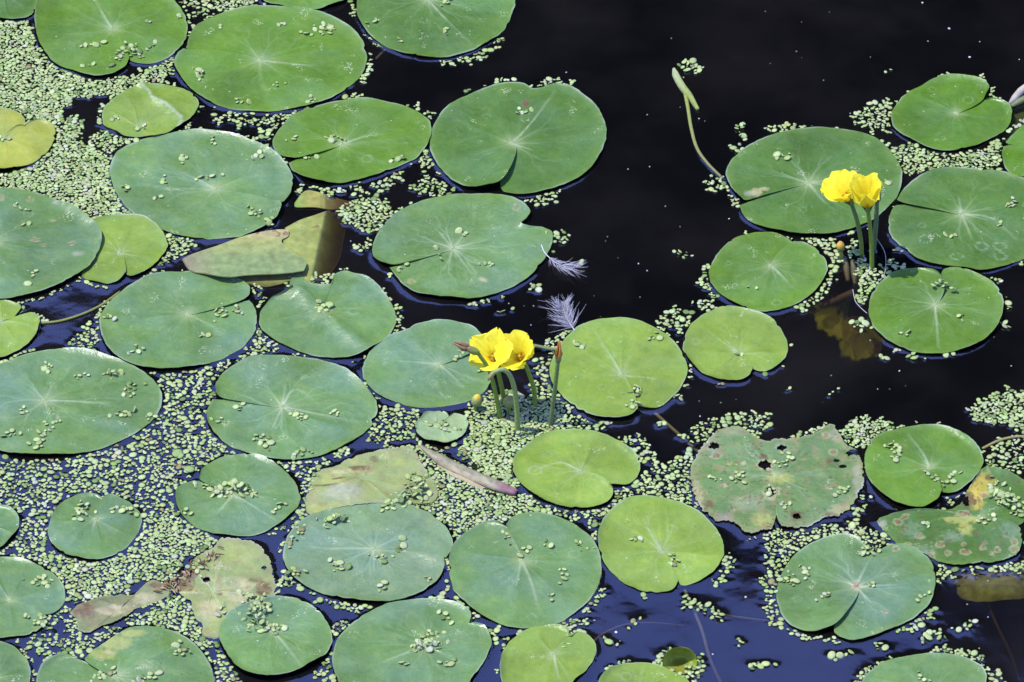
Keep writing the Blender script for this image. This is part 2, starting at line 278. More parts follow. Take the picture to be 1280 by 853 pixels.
   spots=[(1223,608,22,18,'o'),(1220,626,10,16,'o'),(1205,651,30,6,'Y'),(1206,663,11,9,'Y'),(1209,626,14,10,'n'),(1204,644,10,5,'p'),(1132,647,6,4,'p'),(1122,654,7,5,'p'),(1102,656,7,6,'w'),(1149,672,7,5,'p'),(1175,682,7,5,'p'),(1185,693,5,4,'p'),(1207,693,8,5,'p'),(1204,682,4,3,'p'),(1230,681,4,3,'p'),(1229,687,6,4,'p'),(1239,694,4,3,'p'),(1247,690,5,4,'p'),(1267,681,6,5,'p'),(1268,690,7,5,'p'),(1162,695,8,6,'p'),(1230,621,7,5,'p'),(1236,599,5,4,'n'),(1135,682,5,3,'p'),(1140,665,16,16,'b'),(1155,690,16,8,'b'),(1262,668,18,16,'b'),(1190,672,20,8,'b')])),
'AH': ('large pad with a reddish hub and duckweed collar, between two notches', 'the pad with the reddish hub', (1070,735),
 '1034,791 1020,794 1004,791 988,783 977,770 971,751 972,732 980,714 993,696 1012,682 1033,674 1054,671 1070,675 1081,686 1085,696 1094,696 1105,688 1123,684 1139,686 1155,696 1166,711 1169,732 1165,751 1153,767 1134,780 1110,790 1089,798 1068,803 1052,800 1043,793', 'b', dict(mid=[[(1090,760)],[(1120,735)],[(1045,720)],[(1085,705)]],over='a', lift=.0035, spots=[(1070,734,6,7,'p'),(1120,690,5,4,'p'),(1106,768,5,3,'p')])),
'AI': ('green pad cut off at the bottom edge with a duckweed collar along its top', 'the bottom pad in the corner', (1161,866),
 '1160,896 1100,876 1078,860 1080,850 1092,839 1110,828 1131,823 1158,820 1187,820 1208,825 1225,836 1232,847 1232,860 1225,876 1190,892 1165,896', 'b', dict()),
'AJ': ('smooth yellow-green pad with its slit sweeping to the side, below the fading flower', 'the smooth pad below the fading flower', (726,591),
 '768,608 783,608 795,600 800,588 797,575 783,561 765,549 741,541 717,539 693,541 669,551 650,564 641,580 642,593 653,608 672,623 693,632 714,637 736,637 754,633 765,625 766,617 761,610', 'y', dict(tint=1.06,mid=[[(700,580),(668,590)]],over='b', rings=[(669,590,9,5)])),
'AK': ('clean yellow-green pad with a short straight slit, bordering the blue water', 'the clean pad bordering blue water', (827,690),
 '847,730 842,738 829,742 807,741 786,734 768,720 754,704 748,684 749,666 757,648 770,636 786,626 805,622 826,624 847,629 868,639 887,655 900,671 905,687 902,703 890,719 874,728 858,733 851,732', 'y', dict(tint=1.12,mid=[[(815,672),(805,652)]],over='a')),
'AL': ('round blue-green pad with a slit running up from its hub to duckweed', 'the round pad with the upward slit', (652,702),
 '630,662 620,657 610,656 600,659 582,670 569,683 562,700 562,716 566,737 579,753 598,769 619,779 635,785 653,787 680,784 704,777 728,761 745,740 751,722 751,703 745,684 730,666 712,654 693,647 672,644 653,645 640,650 633,659', 'b', dict(mid=[[(664,730),(674,765)],[(645,735)]],over='a')),
'AM': ('large grey-blue pad with a pale horizontal midrib and several duckweed tufts', 'the grey-blue pad', (467,688),
 '558,700 566,686 563,670 547,652 526,639 500,631 470,628 438,630 409,638 382,651 365,666 356,684 354,700 360,714 372,728 393,740 420,749 446,754 481,755 507,750 531,740 547,728 555,714 555,704 551,699', 'B', dict(tint=1.05,mid=[[(420,688),(375,685)],[(467,715)]],over='b', lift=.003, vein=1.3)),
'AN': ('small blue-green pad with two big duckweed heaps and a notch facing the duckweed field', 'the small pad with two heaps', (292,620),
 '250,601 252,592 262,582 276,574 296,571 318,571 338,577 354,588 367,601 374,618 375,630 369,640 358,650 341,662 326,669 308,672 290,672 266,668 245,660 229,647 221,634 220,624 222,615 232,608 243,604', 'b', dict(mid=[[(325,640),(345,652)],[(270,645)]],over='a')),
'AO': ('round pale pad with a thin slit at its top, surrounded by loose duckweed', 'the round pad in loose duckweed', (120,651),
 '128,624 117,620 101,621 83,628 72,639 63,655 60,668 65,682 77,692 96,699 114,702 136,698 157,686 170,671 177,655 174,642 161,629 144,622 133,623', 'b', dict(mid=[[(116,664)]],over='b')),
'AP': ('small pad at the picture edge beside the round pale pad', 'the small pad at the edge', (-8,660),
 '-32,664 -28,680 -15,690 0,687 10,680 21,668 24,655 22,646 13,637 0,635 -14,635 -26,643 -32,658', 'b', dict()),
'AQ': ('pad at the picture edge with a bright hub and a duckweed heap in its slit', 'the edge pad with the bright hub', (13,752),
 '59,770 69,767 80,756 81,740 72,724 53,711 35,703 13,699 0,698 -20,700 -38,712 -48,735 -46,765 -34,785 -15,797 0,800 16,798 35,796 50,789 58,781 57,774', 'b', dict(mid=[[(8,745)]],over='b')),
'AR': ('pad topped by the tallest heap of duckweed, overlapping the brown rotting leaf', 'the pad with the tall heap', (341,792),
 '329,755 340,750 356,749 374,752 393,763 406,776 414,791 415,807 409,821 393,833 369,844 340,851 316,849 297,840 282,818 275,802 276,786 284,772 298,764 314,759 325,757', 'b', dict(mid=[[(360,815),(378,840)]],z=.001)),
'AS': ('large bottom pad with a duckweed clump at the inner end of its slit', 'the large bottom pad', (531,809),
 '587,782 589,772 582,763 566,755 545,752 518,751 486,756 460,768 438,783 422,801 416,823 417,839 424,857 442,875 470,886 510,890 550,882 580,866 593,847 606,828 614,809 612,796 606,788 594,785', 'b', dict(mid=[[(480,830)]],over='b')),
'AT': ('smaller pale pad with two bumpy lobes at the bottom beside blue water', 'the pale two-lobed pad', (692,819),
 '710,798 711,791 701,786 682,785 661,788 643,799 629,817 625,839 628,857 640,872 670,880 700,876 720,852 736,836 745,817 742,804 733,796 722,795 714,801', 'y', dict(mid=[[(698,850)]],over='b')),
'AU': ('top of a pale pad rising from the bottom edge next to the cupped leaf', 'the pad next to the cupped leaf', (800,865),
 '745,866 749,853 760,841 781,833 802,831 823,835 845,843 861,852 870,867 860,884 830,895 790,893 760,882 748,872', 'y', dict()),
'AW': ('large pad with a yellowed blistered flank and humped lobe near the rotting leaf', 'the yellow-flanked humped pad', (145,847),
 '107,828 118,816 137,802 158,788 177,784 198,786 222,794 241,805 258,824 266,840 269,855 262,880 235,900 180,912 120,910 75,895 50,872 46,852 52,836 66,826 85,823 102,829', 'b', dict(over='a', hump=[(196,820,30,.0042),(150,818,16,-.0015)], spots=[(140,806,28,10,'Y'),(128,822,20,7,'Y'),(137,818,9,3,'t'),(125,828,7,3,'p'),(165,794,18,7,'Y')])),
'AY': ('pad corner at the very bottom of the picture edge', 'the bottom corner pad', (-5,850),
 '-45,842 -42,868 -20,890 10,892 30,880 38,853 37,836 29,821 16,809 0,804 -16,806 -32,816 -43,838', 'b', dict()),
'AZ': ('decaying tan-olive pad with brown ragged edge and ring spots, under the heap pad', 'the tan rotting pad', (266,740),
 '222,742 213,738 225,726 234,714 246,698 267,686 275,676 284,674 308,677 322,681 332,693 339,707 341,721 345,736 344,745 330,752 308,762 296,774 290,785 282,797 272,798 256,798 252,793 253,783 246,774 239,762 237,752 227,745', 'T', dict(whole=1,z=-.0003, ragged=.0012, nr=44, na=300, holes=[(259,727,5,4),(330,711,4,2.5)],
   spots=[(228,733,16,9,'n'),(238,716,9,14,'n'),(270,709,6,3,'p'),(284,713,6,3,'p'),(246,741,5,3,'p'),(259,727,9,6,'p'),(285,690,22,12,'y'),(300,740,26,18,'t'),(262,764,16,14,'t'),(330,738,12,10,'n'),(318,727,10,4,'n'),(275,745,4,2,'n'),(250,690,14,8,'t')])),
'BA': ('brown slimy leaf half sunk in the duckweed, joined to the tan rotting pad by debris', 'the brown slimy leaf', (150,762),
 '88,767 98,757 122,750 148,745 170,744 182,731 194,727 208,735 213,742 203,750 184,757 170,762 158,771 141,780 125,785 112,792 100,790 95,776', 'N', dict(whole=1,z=-.0006, ragged=.0008, spots=[(105,765,18,12,'n'),(180,750,16,8,'t'),(140,765,26,8,'t'),(196,733,12,5,'n')])),
'BB': ('yellowed leaf folded along a brown scar, sinking under duckweed above the grey-blue pad', 'the yellowed scarred leaf', (454,600),
 '381,626 386,612 389,598 400,588 420,583 438,574 465,567 497,563 515,564 529,585 542,606 547,620 538,631 506,632 470,631 440,634 415,638 390,646 383,638', 'T', dict(whole=1,z=-.0003, nr=40, na=260, ragged=.0005, hump=[(440,614,22,.0035)], spots=[(400,598,20,8,'Y'),(432,591,22,4,'t'),(450,587,15,4,'n'),(467,576,7,4,'n'),(408,608,20,1.6,'n'),(424,600,10,1.6,'n'),(430,618,30,12,'w'),(396,636,12,8,'Y'),(512,622,24,9,'b'),(500,580,18,7,'y')])),
}
# tufts of duckweed stranded on the pads: pad key, x, y, number of fronds
TUFTS = '''A 110 57 6;A 153 68 15;A 184 57 7;A 172 70 4;A 108 83 3;A 185 26 2;A 224 19 3;C 250 93 12;C 305 127 5;C 390 124 5;C 349 108 4;C 406 37 13;C 382 41 3;C 353 31 3
D 141 150 3;D 180 160 5;E 5 173 6;F 266 177 5;F 322 197 5;F 262 220 6;F 204 226 4;F 155 234 4;F 318 266 10;F 197 247 3;F 338 278 5;G 418 174 8;G 367 174 3;G 500 199 5;G 388 196 5;J 653 142 7;H 558 40 4;H 468 27 4;H 498 51 3;H 558 2 5
K 547 315 4;K 502 336 4;K 606 332 5;K 575 290 3;L 28 263 5;L 30 283 2;L 40 345 5;O 275 392 9;O 170 438 6;O 255 418 3;O 297 389 5;O 138 398 5;P 404 387 9;P 323 551 0
R 58 459 8;R 141 467 12;R 165 487 10;R 157 517 9;R 187 521 5;R 52 549 14;R 15 543 6;R 71 529 4;S 372 519 8;S 329 553 12;S 375 565 8;S 300 507 6;S 271 527 3;T 570 448 5;T 602 461 4;U 549 534 14
V 725 431 5;V 794 490 12;V 792 507 7;V 816 423 5;W 922 444 4;AD 978 577 10;AD 1053 613 6;AD 984 633 5;AD 892 598 4;AD 924 598 9;AD 964 615 6;AE 1115 560 8;AE 1121 571 6;AE 1187 600 8;AE 1167 601 6;AF 1262 629 40;AF 1245 612 14;AF 1159 655 3;AF 1233 649 8
AH 1089 732 3;AH 1006 714 6;AH 981 722 14;AH 1083 690 14;AH 1028 748 5;AH 1152 748 4;AL 726 682 7;AL 706 720 6;AL 685 681 3;AL 657 690 4;AL 632 672 5;AK 798 676 5;AK 841 702 8;AM 421 650 16;AM 376 662 7;AM 425 711 10;AM 477 698 7;AM 502 683 5;AM 365 679 6;AM 366 719 9;AM 534 725 3
AN 273 615 16;AN 298 611 26;AN 256 606 6;AN 229 638 6;AN 347 636 5;AO 101 642 14;AO 153 638 9;AQ 50 777 12;AQ 56 725 7;AQ 41 727 5;AR 323 770 50;AR 335 784 16;AS 534 808 22;AS 555 771 6;AS 539 796 12;AS 505 831 3;AW 227 814 9;AW 185 847 10;AW 131 843 14;Y 976 197 5;Y 1110 228 3;AA 1263 257 8;AA 1250 280 3;AA 1190 294 3;AC 1179 360 8;AC 1131 418 4;AI 1155 851 8;AT 706 803 5;BB 522 612 46;BB 503 626 18;BB 490 629 9;AZ 246 712 9;AZ 318 752 16;AZ 275 764 5;K 514 322 0;C 275 35 2;S 420 515 4;AM 480 735 4;AL 690 745 3;R 100 470 5;R 30 515 4;F 230 200 4;AS 560 828 5;AC 1205 400 3;X 940 360 2'''
# loose duckweed rafts on open water
RAFTS = '''692 295 9;702 301 8;668 359 5;856 319 5;985 488 2;1105 449 3;1140 446 3;1178 446 2;859 755 8;878 762 6;893 767 10;794 778 4;760 802 3;926 807 4;950 832 8;1110 88 2;927 168 9;921 187 6;1203 786 5;1168 796 11;1054 820 5;1097 807 5;1243 350 6;1261 383 3;1258 405 4;1078 407 12;628 388 2;640 386 1;857 100 0;869 87 9;1043 490 3;1068 664 4;1071 643 4;847 497 6;690 540 0;945 375 0;852 545 0;826 532 3;1092 588 4;727 330 2;500 452 0;868 420 0;1004 452 0;740 470 0;1210 779 3;848 320 2;985 645 0'''
# duckweed carpet: (outline or stroke, half width in px or None for an area, cover)
MATS = [
 ('0,28 30,28 45,60 70,90 110,102 150,100 175,95 205,82 222,72 225,85 205,98 170,108 150,118 120,118 95,122 78,132 75,160 70,185 40,215 0,222',None,.97),
 ('70,170 85,150 98,150 100,172 90,178 110,185 135,195 142,225 155,255 170,268 150,274 120,282 95,268 60,252 20,243 0,243 0,215 40,212 65,195',None,.95),
 ('113,172 125,165 150,172 175,176 150,182 135,190 118,184',None,.85),
 ('222,0 262,0 262,14 240,28 232,20',None,.55),('262,0 330,0 318,10 285,14 270,10',None,.85),('300,142 330,146 370,143 395,138 360,152 345,160 325,156 300,156 270,150 265,145',None,.75),
 ('355,160 368,150 335,166 320,180 300,172',None,.3),('425,262 445,252 465,250 485,255 490,268 478,280 465,292 448,285 430,275',None,.88),
 ('462,300 458,312 445,318 447,308',None,.8),('368,232 384,236 420,238 450,236 480,228 502,218 508,222 480,238 440,246 400,244 370,240',None,.5),
 ('532,210 540,225 560,235 575,244 545,246 520,242 512,234 528,228',None,.8),('625,246 640,246 660,247 690,240 706,238 690,252 668,256 640,250',None,.5),
 ('208,296 228,300 245,302 225,318 208,328 203,325 212,310',None,.85),('318,395 330,420 350,435 335,440 325,452 310,460 300,455 318,430',None,.65),
 ('310,362 322,358 328,372 322,384 316,378',None,.6),('180,455 205,468 240,466 275,455 290,452 276,465 268,485 262,505 256,530 266,548 285,562 278,572 250,582 232,600 220,610 216,640 182,652 178,635 160,622 130,615 100,615 75,625 60,640 40,636 0,630 0,572 60,578 100,575 135,564 185,540 205,515 207,495 195,475',None,.62),
 ('258,545 288,565 262,580 240,580 232,560',None,.6),('180,650 220,640 240,664 275,678 228,695 212,735 180,722 150,740 100,752 84,750 84,735 60,706 40,700 62,690 100,704 140,702 172,682',None,.86),
 ('24,650 60,640 58,680 40,695 22,690',None,.6),('228,752 240,770 248,790 262,805 255,812 240,800 215,785 185,778 165,778 195,762 215,748',None,.88),
 ('100,800 150,785 120,812 95,822 60,822 35,812 45,800 75,790 90,792',None,.45),('85,752 100,790 72,790 62,775',None,.35),('275,800 300,845 290,853 270,845',None,.6),
 ('590,505 610,498 640,492 672,500 700,515 718,530 690,540 660,552 642,570 640,592 650,605 640,608 610,592 575,565 584,550 590,535 588,520',None,.98),
 ('545,562 560,575 590,595 625,618 660,622 690,640 715,642 670,644 640,648 622,655 600,660 585,672 572,668 560,655 540,640 520,632 500,630 520,625 545,622 540,600 528,580 520,566 535,560',None,.9),
 ('472,508 500,512 525,515 520,530 516,545 500,550 478,556 460,552 468,540',None,.7),('524,560 545,600 560,620 545,640 500,634 470,632 480,620 505,614 530,606 520,580',None,.9),
 ('690,530 720,522 745,530 760,534 735,540 700,540',None,.75),('668,480 690,470 694,500 715,515 700,520 680,505',None,.7),('680,430 700,420 715,412 700,430 688,436',None,.8),('672,450 690,448 688,470 676,468',None,.7),
 ('765,550 800,545 812,560 802,590 815,600 800,612 785,620 768,640 755,640 775,612 800,600 798,575',None,.7),('812,560 822,580 860,570 870,580 860,600 880,625 868,640 845,628 815,622 790,640 770,636 790,615 815,605',None,.72),
 ('858,545 870,532 900,525 925,518 960,520 958,535 940,548 925,535 900,537 885,548 868,552',None,.72),('1052,540 1075,525 1110,530 1128,536 1100,545 1085,558 1070,562 1058,552',None,.85),
 ('990,548 1010,540 1035,530 1032,538 1008,550',None,.7),('858,585 868,580 864,610 872,630 862,625 855,600',None,.7),('1075,620 1090,625 1080,640 1060,640',None,.3),
 ('1214,512 1245,495 1262,490 1285,492 1290,545 1262,530 1240,528 1220,524',None,.85),('1228,575 1250,552 1285,545 1290,590 1262,590 1240,588 1225,598 1190,630 1180,628 1200,615 1218,605',None,.72),
 ('956,690 965,668 985,658 1005,665 1040,658 1065,655 1105,668 1130,688 1100,692 1085,694 1060,672 1030,672 1000,688 980,708 970,735 968,765 985,785 965,778 955,750 958,715',None,.8),
 ('978,780 1000,795 1040,800 1062,806 1030,802 1000,800',None,.75),('1118,788 1140,778 1160,762 1172,765 1160,775 1140,790',None,.8),('1172,710 1185,706 1235,710 1270,704 1285,700 1285,712 1255,714 1225,712 1195,714 1180,728 1170,722',None,.62),
 ('1066,150 1080,140 1100,128 1118,128 1112,150 1110,165 1085,160',None,.72),('1118,185 1140,180 1165,190 1190,194 1225,188 1250,180 1252,205 1235,213 1190,212 1160,212 1130,218 1120,200',None,.84),
 ('1235,110 1245,120 1250,128 1238,124',None,.7),('1172,96 1185,92 1192,97',None,.8),('1215,99 1230,98 1230,104',None,.8),
 ('1010,302 1030,296 1040,305 1048,318 1042,340 1030,345 1038,328 1030,312',None,.8),('1030,345 1044,345 1030,370 1005,385 995,388 1015,368',None,.72),('1062,300 1080,310 1072,325 1058,318',None,.6),
 ('1072,325 1085,330 1095,340 1100,355 1090,362 1080,375 1072,372 1082,352 1070,340',None,.85),('1098,345 1108,325 1130,335 1115,345',None,.75),
 ('828,395 845,385 862,395 858,405 850,418 840,408 820,410',None,.8),('868,380 890,368 912,378 900,388 880,392',None,.55),('880,345 884,330 890,360 886,365',None,.8),
 ('978,455 990,430 985,448 975,462',None,.5),('890,340 882,352 878,360 886,370',None,.6),
 ('905,700 918,695 918,706 902,728 890,735 895,722',None,.75),('735,745 752,735 745,758 730,762',None,.7),('695,782 715,766 730,782 720,790 700,788',None,.7),('735,625 760,640 742,660 735,650 720,650 715,645',None,.75),
 ('735,650 748,668 745,680 730,660',None,.6),('828,818 840,812 836,825 828,832 820,828',None,.85),('858,838 868,826 884,828 880,838 866,846',None,.8),
 ('1080,855 1072,848 1085,838 1102,830 1115,826 1098,840',None,.85),('1165,815 1180,812 1215,818 1228,826 1205,824 1185,818',None,.85),('1230,840 1255,850 1245,853 1232,850',None,.8),
 ('370,735 395,748 420,755 440,757 470,758 440,765 415,757 385,745',None,.8),('355,715 370,730 352,738 345,730',None,.7),('408,788 432,775 440,785 425,800 415,795',None,.65),('395,840 425,838 418,853 390,853',None,.6),
 ('375,640 382,655 372,662 366,650',None,.8),('358,570 385,578 420,572 435,565 428,572 400,582 390,600 382,620 372,615 378,595 360,585',None,.7),('545,745 560,735 552,752 538,752',None,.7),
 ('580,660 570,680 560,672 566,660',None,.6),('570,75 590,72 612,60 630,45 620,58 600,74 585,80',None,.7),('545,74 570,76 560,80',None,.8),('610,110 625,100 640,103 620,108 600,113',None,.5),('675,105 690,98 715,104 695,108',None,.8),
 ('450,85 462,80 456,100 448,104',None,.6),('425,122 445,118 455,127 440,128',None,.6),('495,132 520,135 540,145 548,152 530,145 510,137',None,.7),('525,195 540,200 538,215 528,210',None,.6),('0,450 20,448 45,440 30,445 5,458',None,.5),
 ('85,430 100,418 128,410 128,428 100,434',None,.55),('105,420 112,405 124,398 122,415',None,.4),('370,350 392,345 415,345 410,355 385,354',None,.6),('1060,390 1072,400 1068,412 1060,408',None,.0),
 ('298,450 330,448 312,452',None,.4),('472,440 490,430 498,440 505,420 490,448 475,456 462,450',None,.55),('395,455 440,465 445,475 420,462',None,.15),('910,735 940,738 930,742',None,.0),('1000,296 1035,300 1010,302',None,.5),
 ('905,160 935,158 960,166 930,176 912,176',None,.0),('955,165 985,158 1010,160 985,164',None,.7),('1240,330 1270,332 1250,345',None,.2),('1020,158 1050,160 1065,165 1040,164',None,.4),('885,225 905,222 910,236 890,236',None,.7),('912,245 925,260 934,276 922,262',None,.6),
 ('655,775 700,778 690,784 660,788',None,.4),('605,785 620,790 622,800 612,800',None,.3),('1100,628 1085,630 1080,640 1100,642',None,.3),
]
# ---------------------------------------------------------------- pads
TONE={'g':(.068,.138,.012),'G':(.062,.138,.007),'d':(.054,.114,.018),'b':(.076,.142,.032),'B':(.094,.148,.056),'y':(.126,.192,.024),'P':(.175,.245,.095),'Y':(.215,.240,.032),
      'D':(.082,.145,.036),'T':(.175,.212,.058),'N':(.128,.138,.046)}
SPOT={'r':(.12,.05,.025),'p':(.27,.145,.075),'n':(.095,.060,.022),'t':(.33,.29,.14),'w':(.21,.22,.14),'y':(.20,.24,.06),'Y':(.27,.28,.065),'o':(.38,.29,.045),'T':(.17,.19,.09),'v':(.18,.145,.11),'g':(.10,.17,.10),'b':(.105,.155,.075)}
GROUP_PAD='floating lily pads on the pond'
pad_info={}
def vnoise(P, scale, seed):
    return np.array([mnoise.noise(Vector((p[0]*scale+seed*7.3, p[1]*scale-seed*3.1, seed*1.7))) for p in P])
def make_pad(key, idx):
    label, phrase, hub, outline, tone, op = PADS[key]
    pts=np.array([tuple(map(float,p.split(','))) for p in outline.split()])
    NA, NR = op.get('na',200), op.get('nr',30)
    if op.get('whole'): pts=np.vstack([pts,pts[:1]])
    hw=atn([hub])[0]; O=spline(atn(pts),NA)
    rad=np.linalg.norm(O-hw,axis=1); Rm=rad.mean()
    wn=vnoise(O,150,idx)*.0006 + vnoise(O,420,idx+50)*.00025
    if 'ragged' in op: wn += vnoise(O,260,idx+90)*op['ragged']*1.5 + vnoise(O,700,idx+91)*op['ragged']
    for _ in range(rnd.choice((1,2,3,4))):                    # nicks in the rim
        c_=rnd.uniform(.06,.94); wn-=rnd.uniform(.0005,.0016)*np.exp(-(np.abs(np.linspace(0,1,NA)-c_)/rnd.uniform(.003,.008))**2)
    O=hw+(O-hw)*(1+wn/rad)[:,None]
    t=(np.arange(1,NR+1)/NR)**.85
    u=np.linspace(0,1,NA)
    V2=hw[None,None]+(O-hw)[None]*t[:,None,None]          # ring, angle
    # the slit bends a little
    bend=op.get('bend',rnd.uniform(-2,2))*PX
    dv=(O[0]-hw); pn=np.array([-dv[1],dv[0]])/np.linalg.norm(dv)
    fall=np.exp(-u/.04)+np.exp(-(1-u)/.04)
    V2=V2+pn[None,None]*(bend*np.sin(np.pi*t)[:,None]*fall[None])[...,None]
    if not op.get('whole') and not op.get('open'):          # the lobes meet along the slit and part only near the rim
        gap=V2[:,0]-V2[:,-1]; cl=(1-t**9)[:,None]*.53
        fa=np.exp(-u/.07); fb=np.exp(-(1-u)/.07)
        gl_=np.linalg.norm(gap,axis=1,keepdims=True)+1e-6; ex=gap/gl_*np.minimum(op.get('lift',.0016)*1.5,.006)*np.sin(np.pi*np.clip(t,0,1)**.7)[:,None]**.5
        V2=V2-(gap*cl+ex*(op.get('over')=='a'))[:,None]*fa[None,:,None]+(gap*cl+ex*(op.get('over')=='b'))[:,None]*fb[None,:,None]
    flat=V2.reshape(-1,2)
    low=vnoise(flat,24,idx+10)*.0021+vnoise(flat,52,idx+20)*.0011
    T=np.repeat(t,NA); U=np.tile(u,NR)
    z=.0016+op.get('z',0)+low*np.clip(T*1.4,0,1)*.75-.0007*np.exp(-(T/.16)**2)
    ns=7; sec=np.array([rnd.uniform(-1,1) for _ in range(ns+2)]); uu=np.clip(U*ns+low*160*T,0,ns-.001); si=uu.astype(int); sf=uu-si
    facet=sec[si]*(1-np.clip((sf-.86)/.14,0,1))+sec[si+1]*np.clip((sf-.86)/.14,0,1)
    z+=(np.abs(sf-.5)*2)**3*.0005*np.sin(np.pi*np.clip(T,0,1))+facet*.0005*T*(1-T)*4*.6
    up=vnoise(np.stack([np.cos(U*6.28)*.03,np.sin(U*6.28)*.03],1),45,idx+33)
    z+=(0 if tone in 'TDN' else 1)*np.clip(up+.15,0,1)*.0038*np.clip((T-.86)/.14,0,1)**2
    z=np.maximum(z,.0007+op.get('z',0))
    tl_=(flat-hw)/Rm; z+=tl_[:,0]*rnd.uniform(-.0007,.0007)+tl_[:,1]*rnd.uniform(-.0007,.0007); z=np.maximum(z,.0006+op.get('z',0))
    ov=op.get('over'); lift=op.get('lift',.0016)
    arc=U*2*np.pi*Rm*T
    s0=np.exp(-(arc/.013)**2)*np.clip(T*1.5,0,1); s1=np.exp(-(((1-U)*2*np.pi*Rm*T)/.013)**2)*np.clip(T*1.5,0,1)
    if ov=='a': z+=s0*lift-s1*.0004
    if ov=='b': z+=s1*lift-s0*.0004
    for hx,hy,hr,ha in op.get('hump',[]):
        c=atn([(hx,hy)])[0]; z+=ha*np.exp(-((flat-c)**2).sum(1)/(hr*PX)**2)
    # base colour: tone, slow variation, bloom with painted-in sky sheen, marks of age
    base=np.array(TONE[tone]); jit=op.get('tint',rnd.uniform(.94,1.07))
    C=np.tile(base*jit,(len(flat),1))
    g1=vnoise(flat,20,idx+40)[:,None]; g2=vnoise(flat,70,idx+60)[:,None]
    C=C*(1+.22*g1+.10*g2)
    C=C*(1+.09*facet*np.clip(T*2,0,1))[:,None]
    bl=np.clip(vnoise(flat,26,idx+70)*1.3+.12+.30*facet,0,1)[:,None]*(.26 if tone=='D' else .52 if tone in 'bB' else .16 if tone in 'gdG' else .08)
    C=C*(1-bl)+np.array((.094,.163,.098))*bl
    edge=np.clip((T-.8)/.2,0,1)[:,None]**2
    C=C*(1-.3*edge)+np.array((.12,.19,.04))*.3*edge
    hubc=np.exp(-(T/.13)**2)[:,None]*.6; C=C*(1-hubc)+np.array((.20,.25,.10))*hubc
    pixr=flat
    def ell(cx,cy,rx,ry):
        c=atn([(cx,cy)])[0]; ex=atn([(cx+rx,cy)])[0]; ey=atn([(cx,cy+ry)])[0]
        d=((flat[:,0]-c[0])/max(1e-5,abs(ex[0]-c[0])))**2+((flat[:,1]-c[1])/max(1e-5,abs(ey[1]-c[1])))**2
        return np.sqrt(d)
    nz=vnoise(flat,300,idx+80)*.5+vnoise(flat,800,idx+81)*.25
    for cx,cy,rx,ry,k in op.get('spots',[]):
        if k in 'pb': rx,ry=rx*.85,ry*.85
        d=ell(cx,cy,rx,ry)+nz*(1.3 if k=='b' else .9)
        if k=='p':
            ring=np.clip(1-np.abs(d-.85)/.35,0,1)[:,None]; C=C*(1-ring*.5)+np.array((.33,.30,.15))*ring*.5
            core=np.clip((.66-d)/.3,0,1)[:,None]; cc=np.array(SPOT['p']); C=C*(1-core*.8)+cc*(.75+.9*nz[:,None])*core*.8
        else:
            f=np.clip((1.05-d)/.4,0,1)[:,None]*(.9 if k in 'nr' else .62); C=C*(1-f)+np.array(SPOT[k])*(1+.4*nz[:,None])*f
    for _ in range(0 if tone in 'TN' else rnd.choice((0,1,2,3))):
        q=O[rnd.randrange(NA)]*.0+hw+(O[rnd.randrange(NA)]-hw)*rnd.uniform(.3,.85); rr_=rnd.uniform(.0022,.0042); dq=np.linalg.norm(flat-q,axis=1)/rr_
        f=np.clip(1-np.abs(dq-.95)/.22,0,1)[:,None]*.26; C=C*(1-f)+np.array((.24,.31,.20))*f
    for cx,cy,rx,ry in op.get('rings',[]):
        d=ell(cx,cy,rx,ry); f=np.clip(1-np.abs(d-.95)/.16,0,1)[:,None]*.38; C=C*(1-f)+np.array((.26,.33,.22))*f
    for line in op.get('mid',[]):
        S=spline(atn([hub]+line),60); dd=np.linalg.norm(flat[:,None]-S[None],axis=2); q=dd.argmin(1); dm=dd[np.arange(len(flat)),q]/PX
        f=(np.clip(1.25-dm/1.9,0,1)*(1-.75*q/59.0)*.62*(1+nz*.6))[:,None]; C=C*(1-f)+np.array((.25,.30,.17))*f; z+=.0004*np.exp(-(dm/3)**2)*(1-q/59.0)
    if 'ridge' in op:
        rp,rh,rw=op['ridge']; S=spline(atn(rp),60); d=np.min(np.linalg.norm(flat[:,None]-S[None],axis=2),axis=1); z+=rh*np.exp(-(d/(rw*PX))**2)
    if 'scuff' in op:
        S=spline(atn(op['scuff']),40); d=np.min(np.linalg.norm(flat[:,None]-S[None],axis=2),axis=1)
        f=np.clip(1-d/(3.8*PX)+nz*.9,0,1)[:,None]*.58; C=C*(1-f)+np.array((.33,.37,.27))*f; z+=.0022*np.exp(-(d/.0045)**2)
    if tone in 'TDN':
        sp=np.clip((vnoise(flat,150,idx+95)+.5*vnoise(flat,420,idx+96)-.12)*2.5,0,1)[:,None]*.55; C=C*(1-sp)+np.array((.17,.14,.055))*sp; sq=np.clip((vnoise(flat,90,idx+97)-.1)*2.5,0,1)[:,None]*.4; C=C*(1-sq)+np.array((.13,.17,.05))*sq
        ed=np.clip((T-.88)/.12+nz*1.6,0,1)[:,None]*.42; C=C*(1-ed)+np.array((.19,.175,.075))*ed
    if tone=='D' or key=='AF':                               # brown pepper of rot
        pp=np.clip((vnoise(flat,520,idx+98)+.5*vnoise(flat,130,idx+99)-.38)*5,0,1)[:,None]*.75; C=C*(1-pp)+np.array((.075,.055,.022))*pp
    C=np.clip(C,.004,.9)
    n=NA*NR
    hz=z[:NA].mean()
    hubi=2*n
    X=np.zeros((2*n+2,3)); X[:n,:2]=flat; X[:n,2]=z; X[n:2*n,:2]=flat; X[n:2*n,2]=z-.0004
    X[2*n]=(*hw,hz); X[2*n+1]=(*hw,hz-.0006)
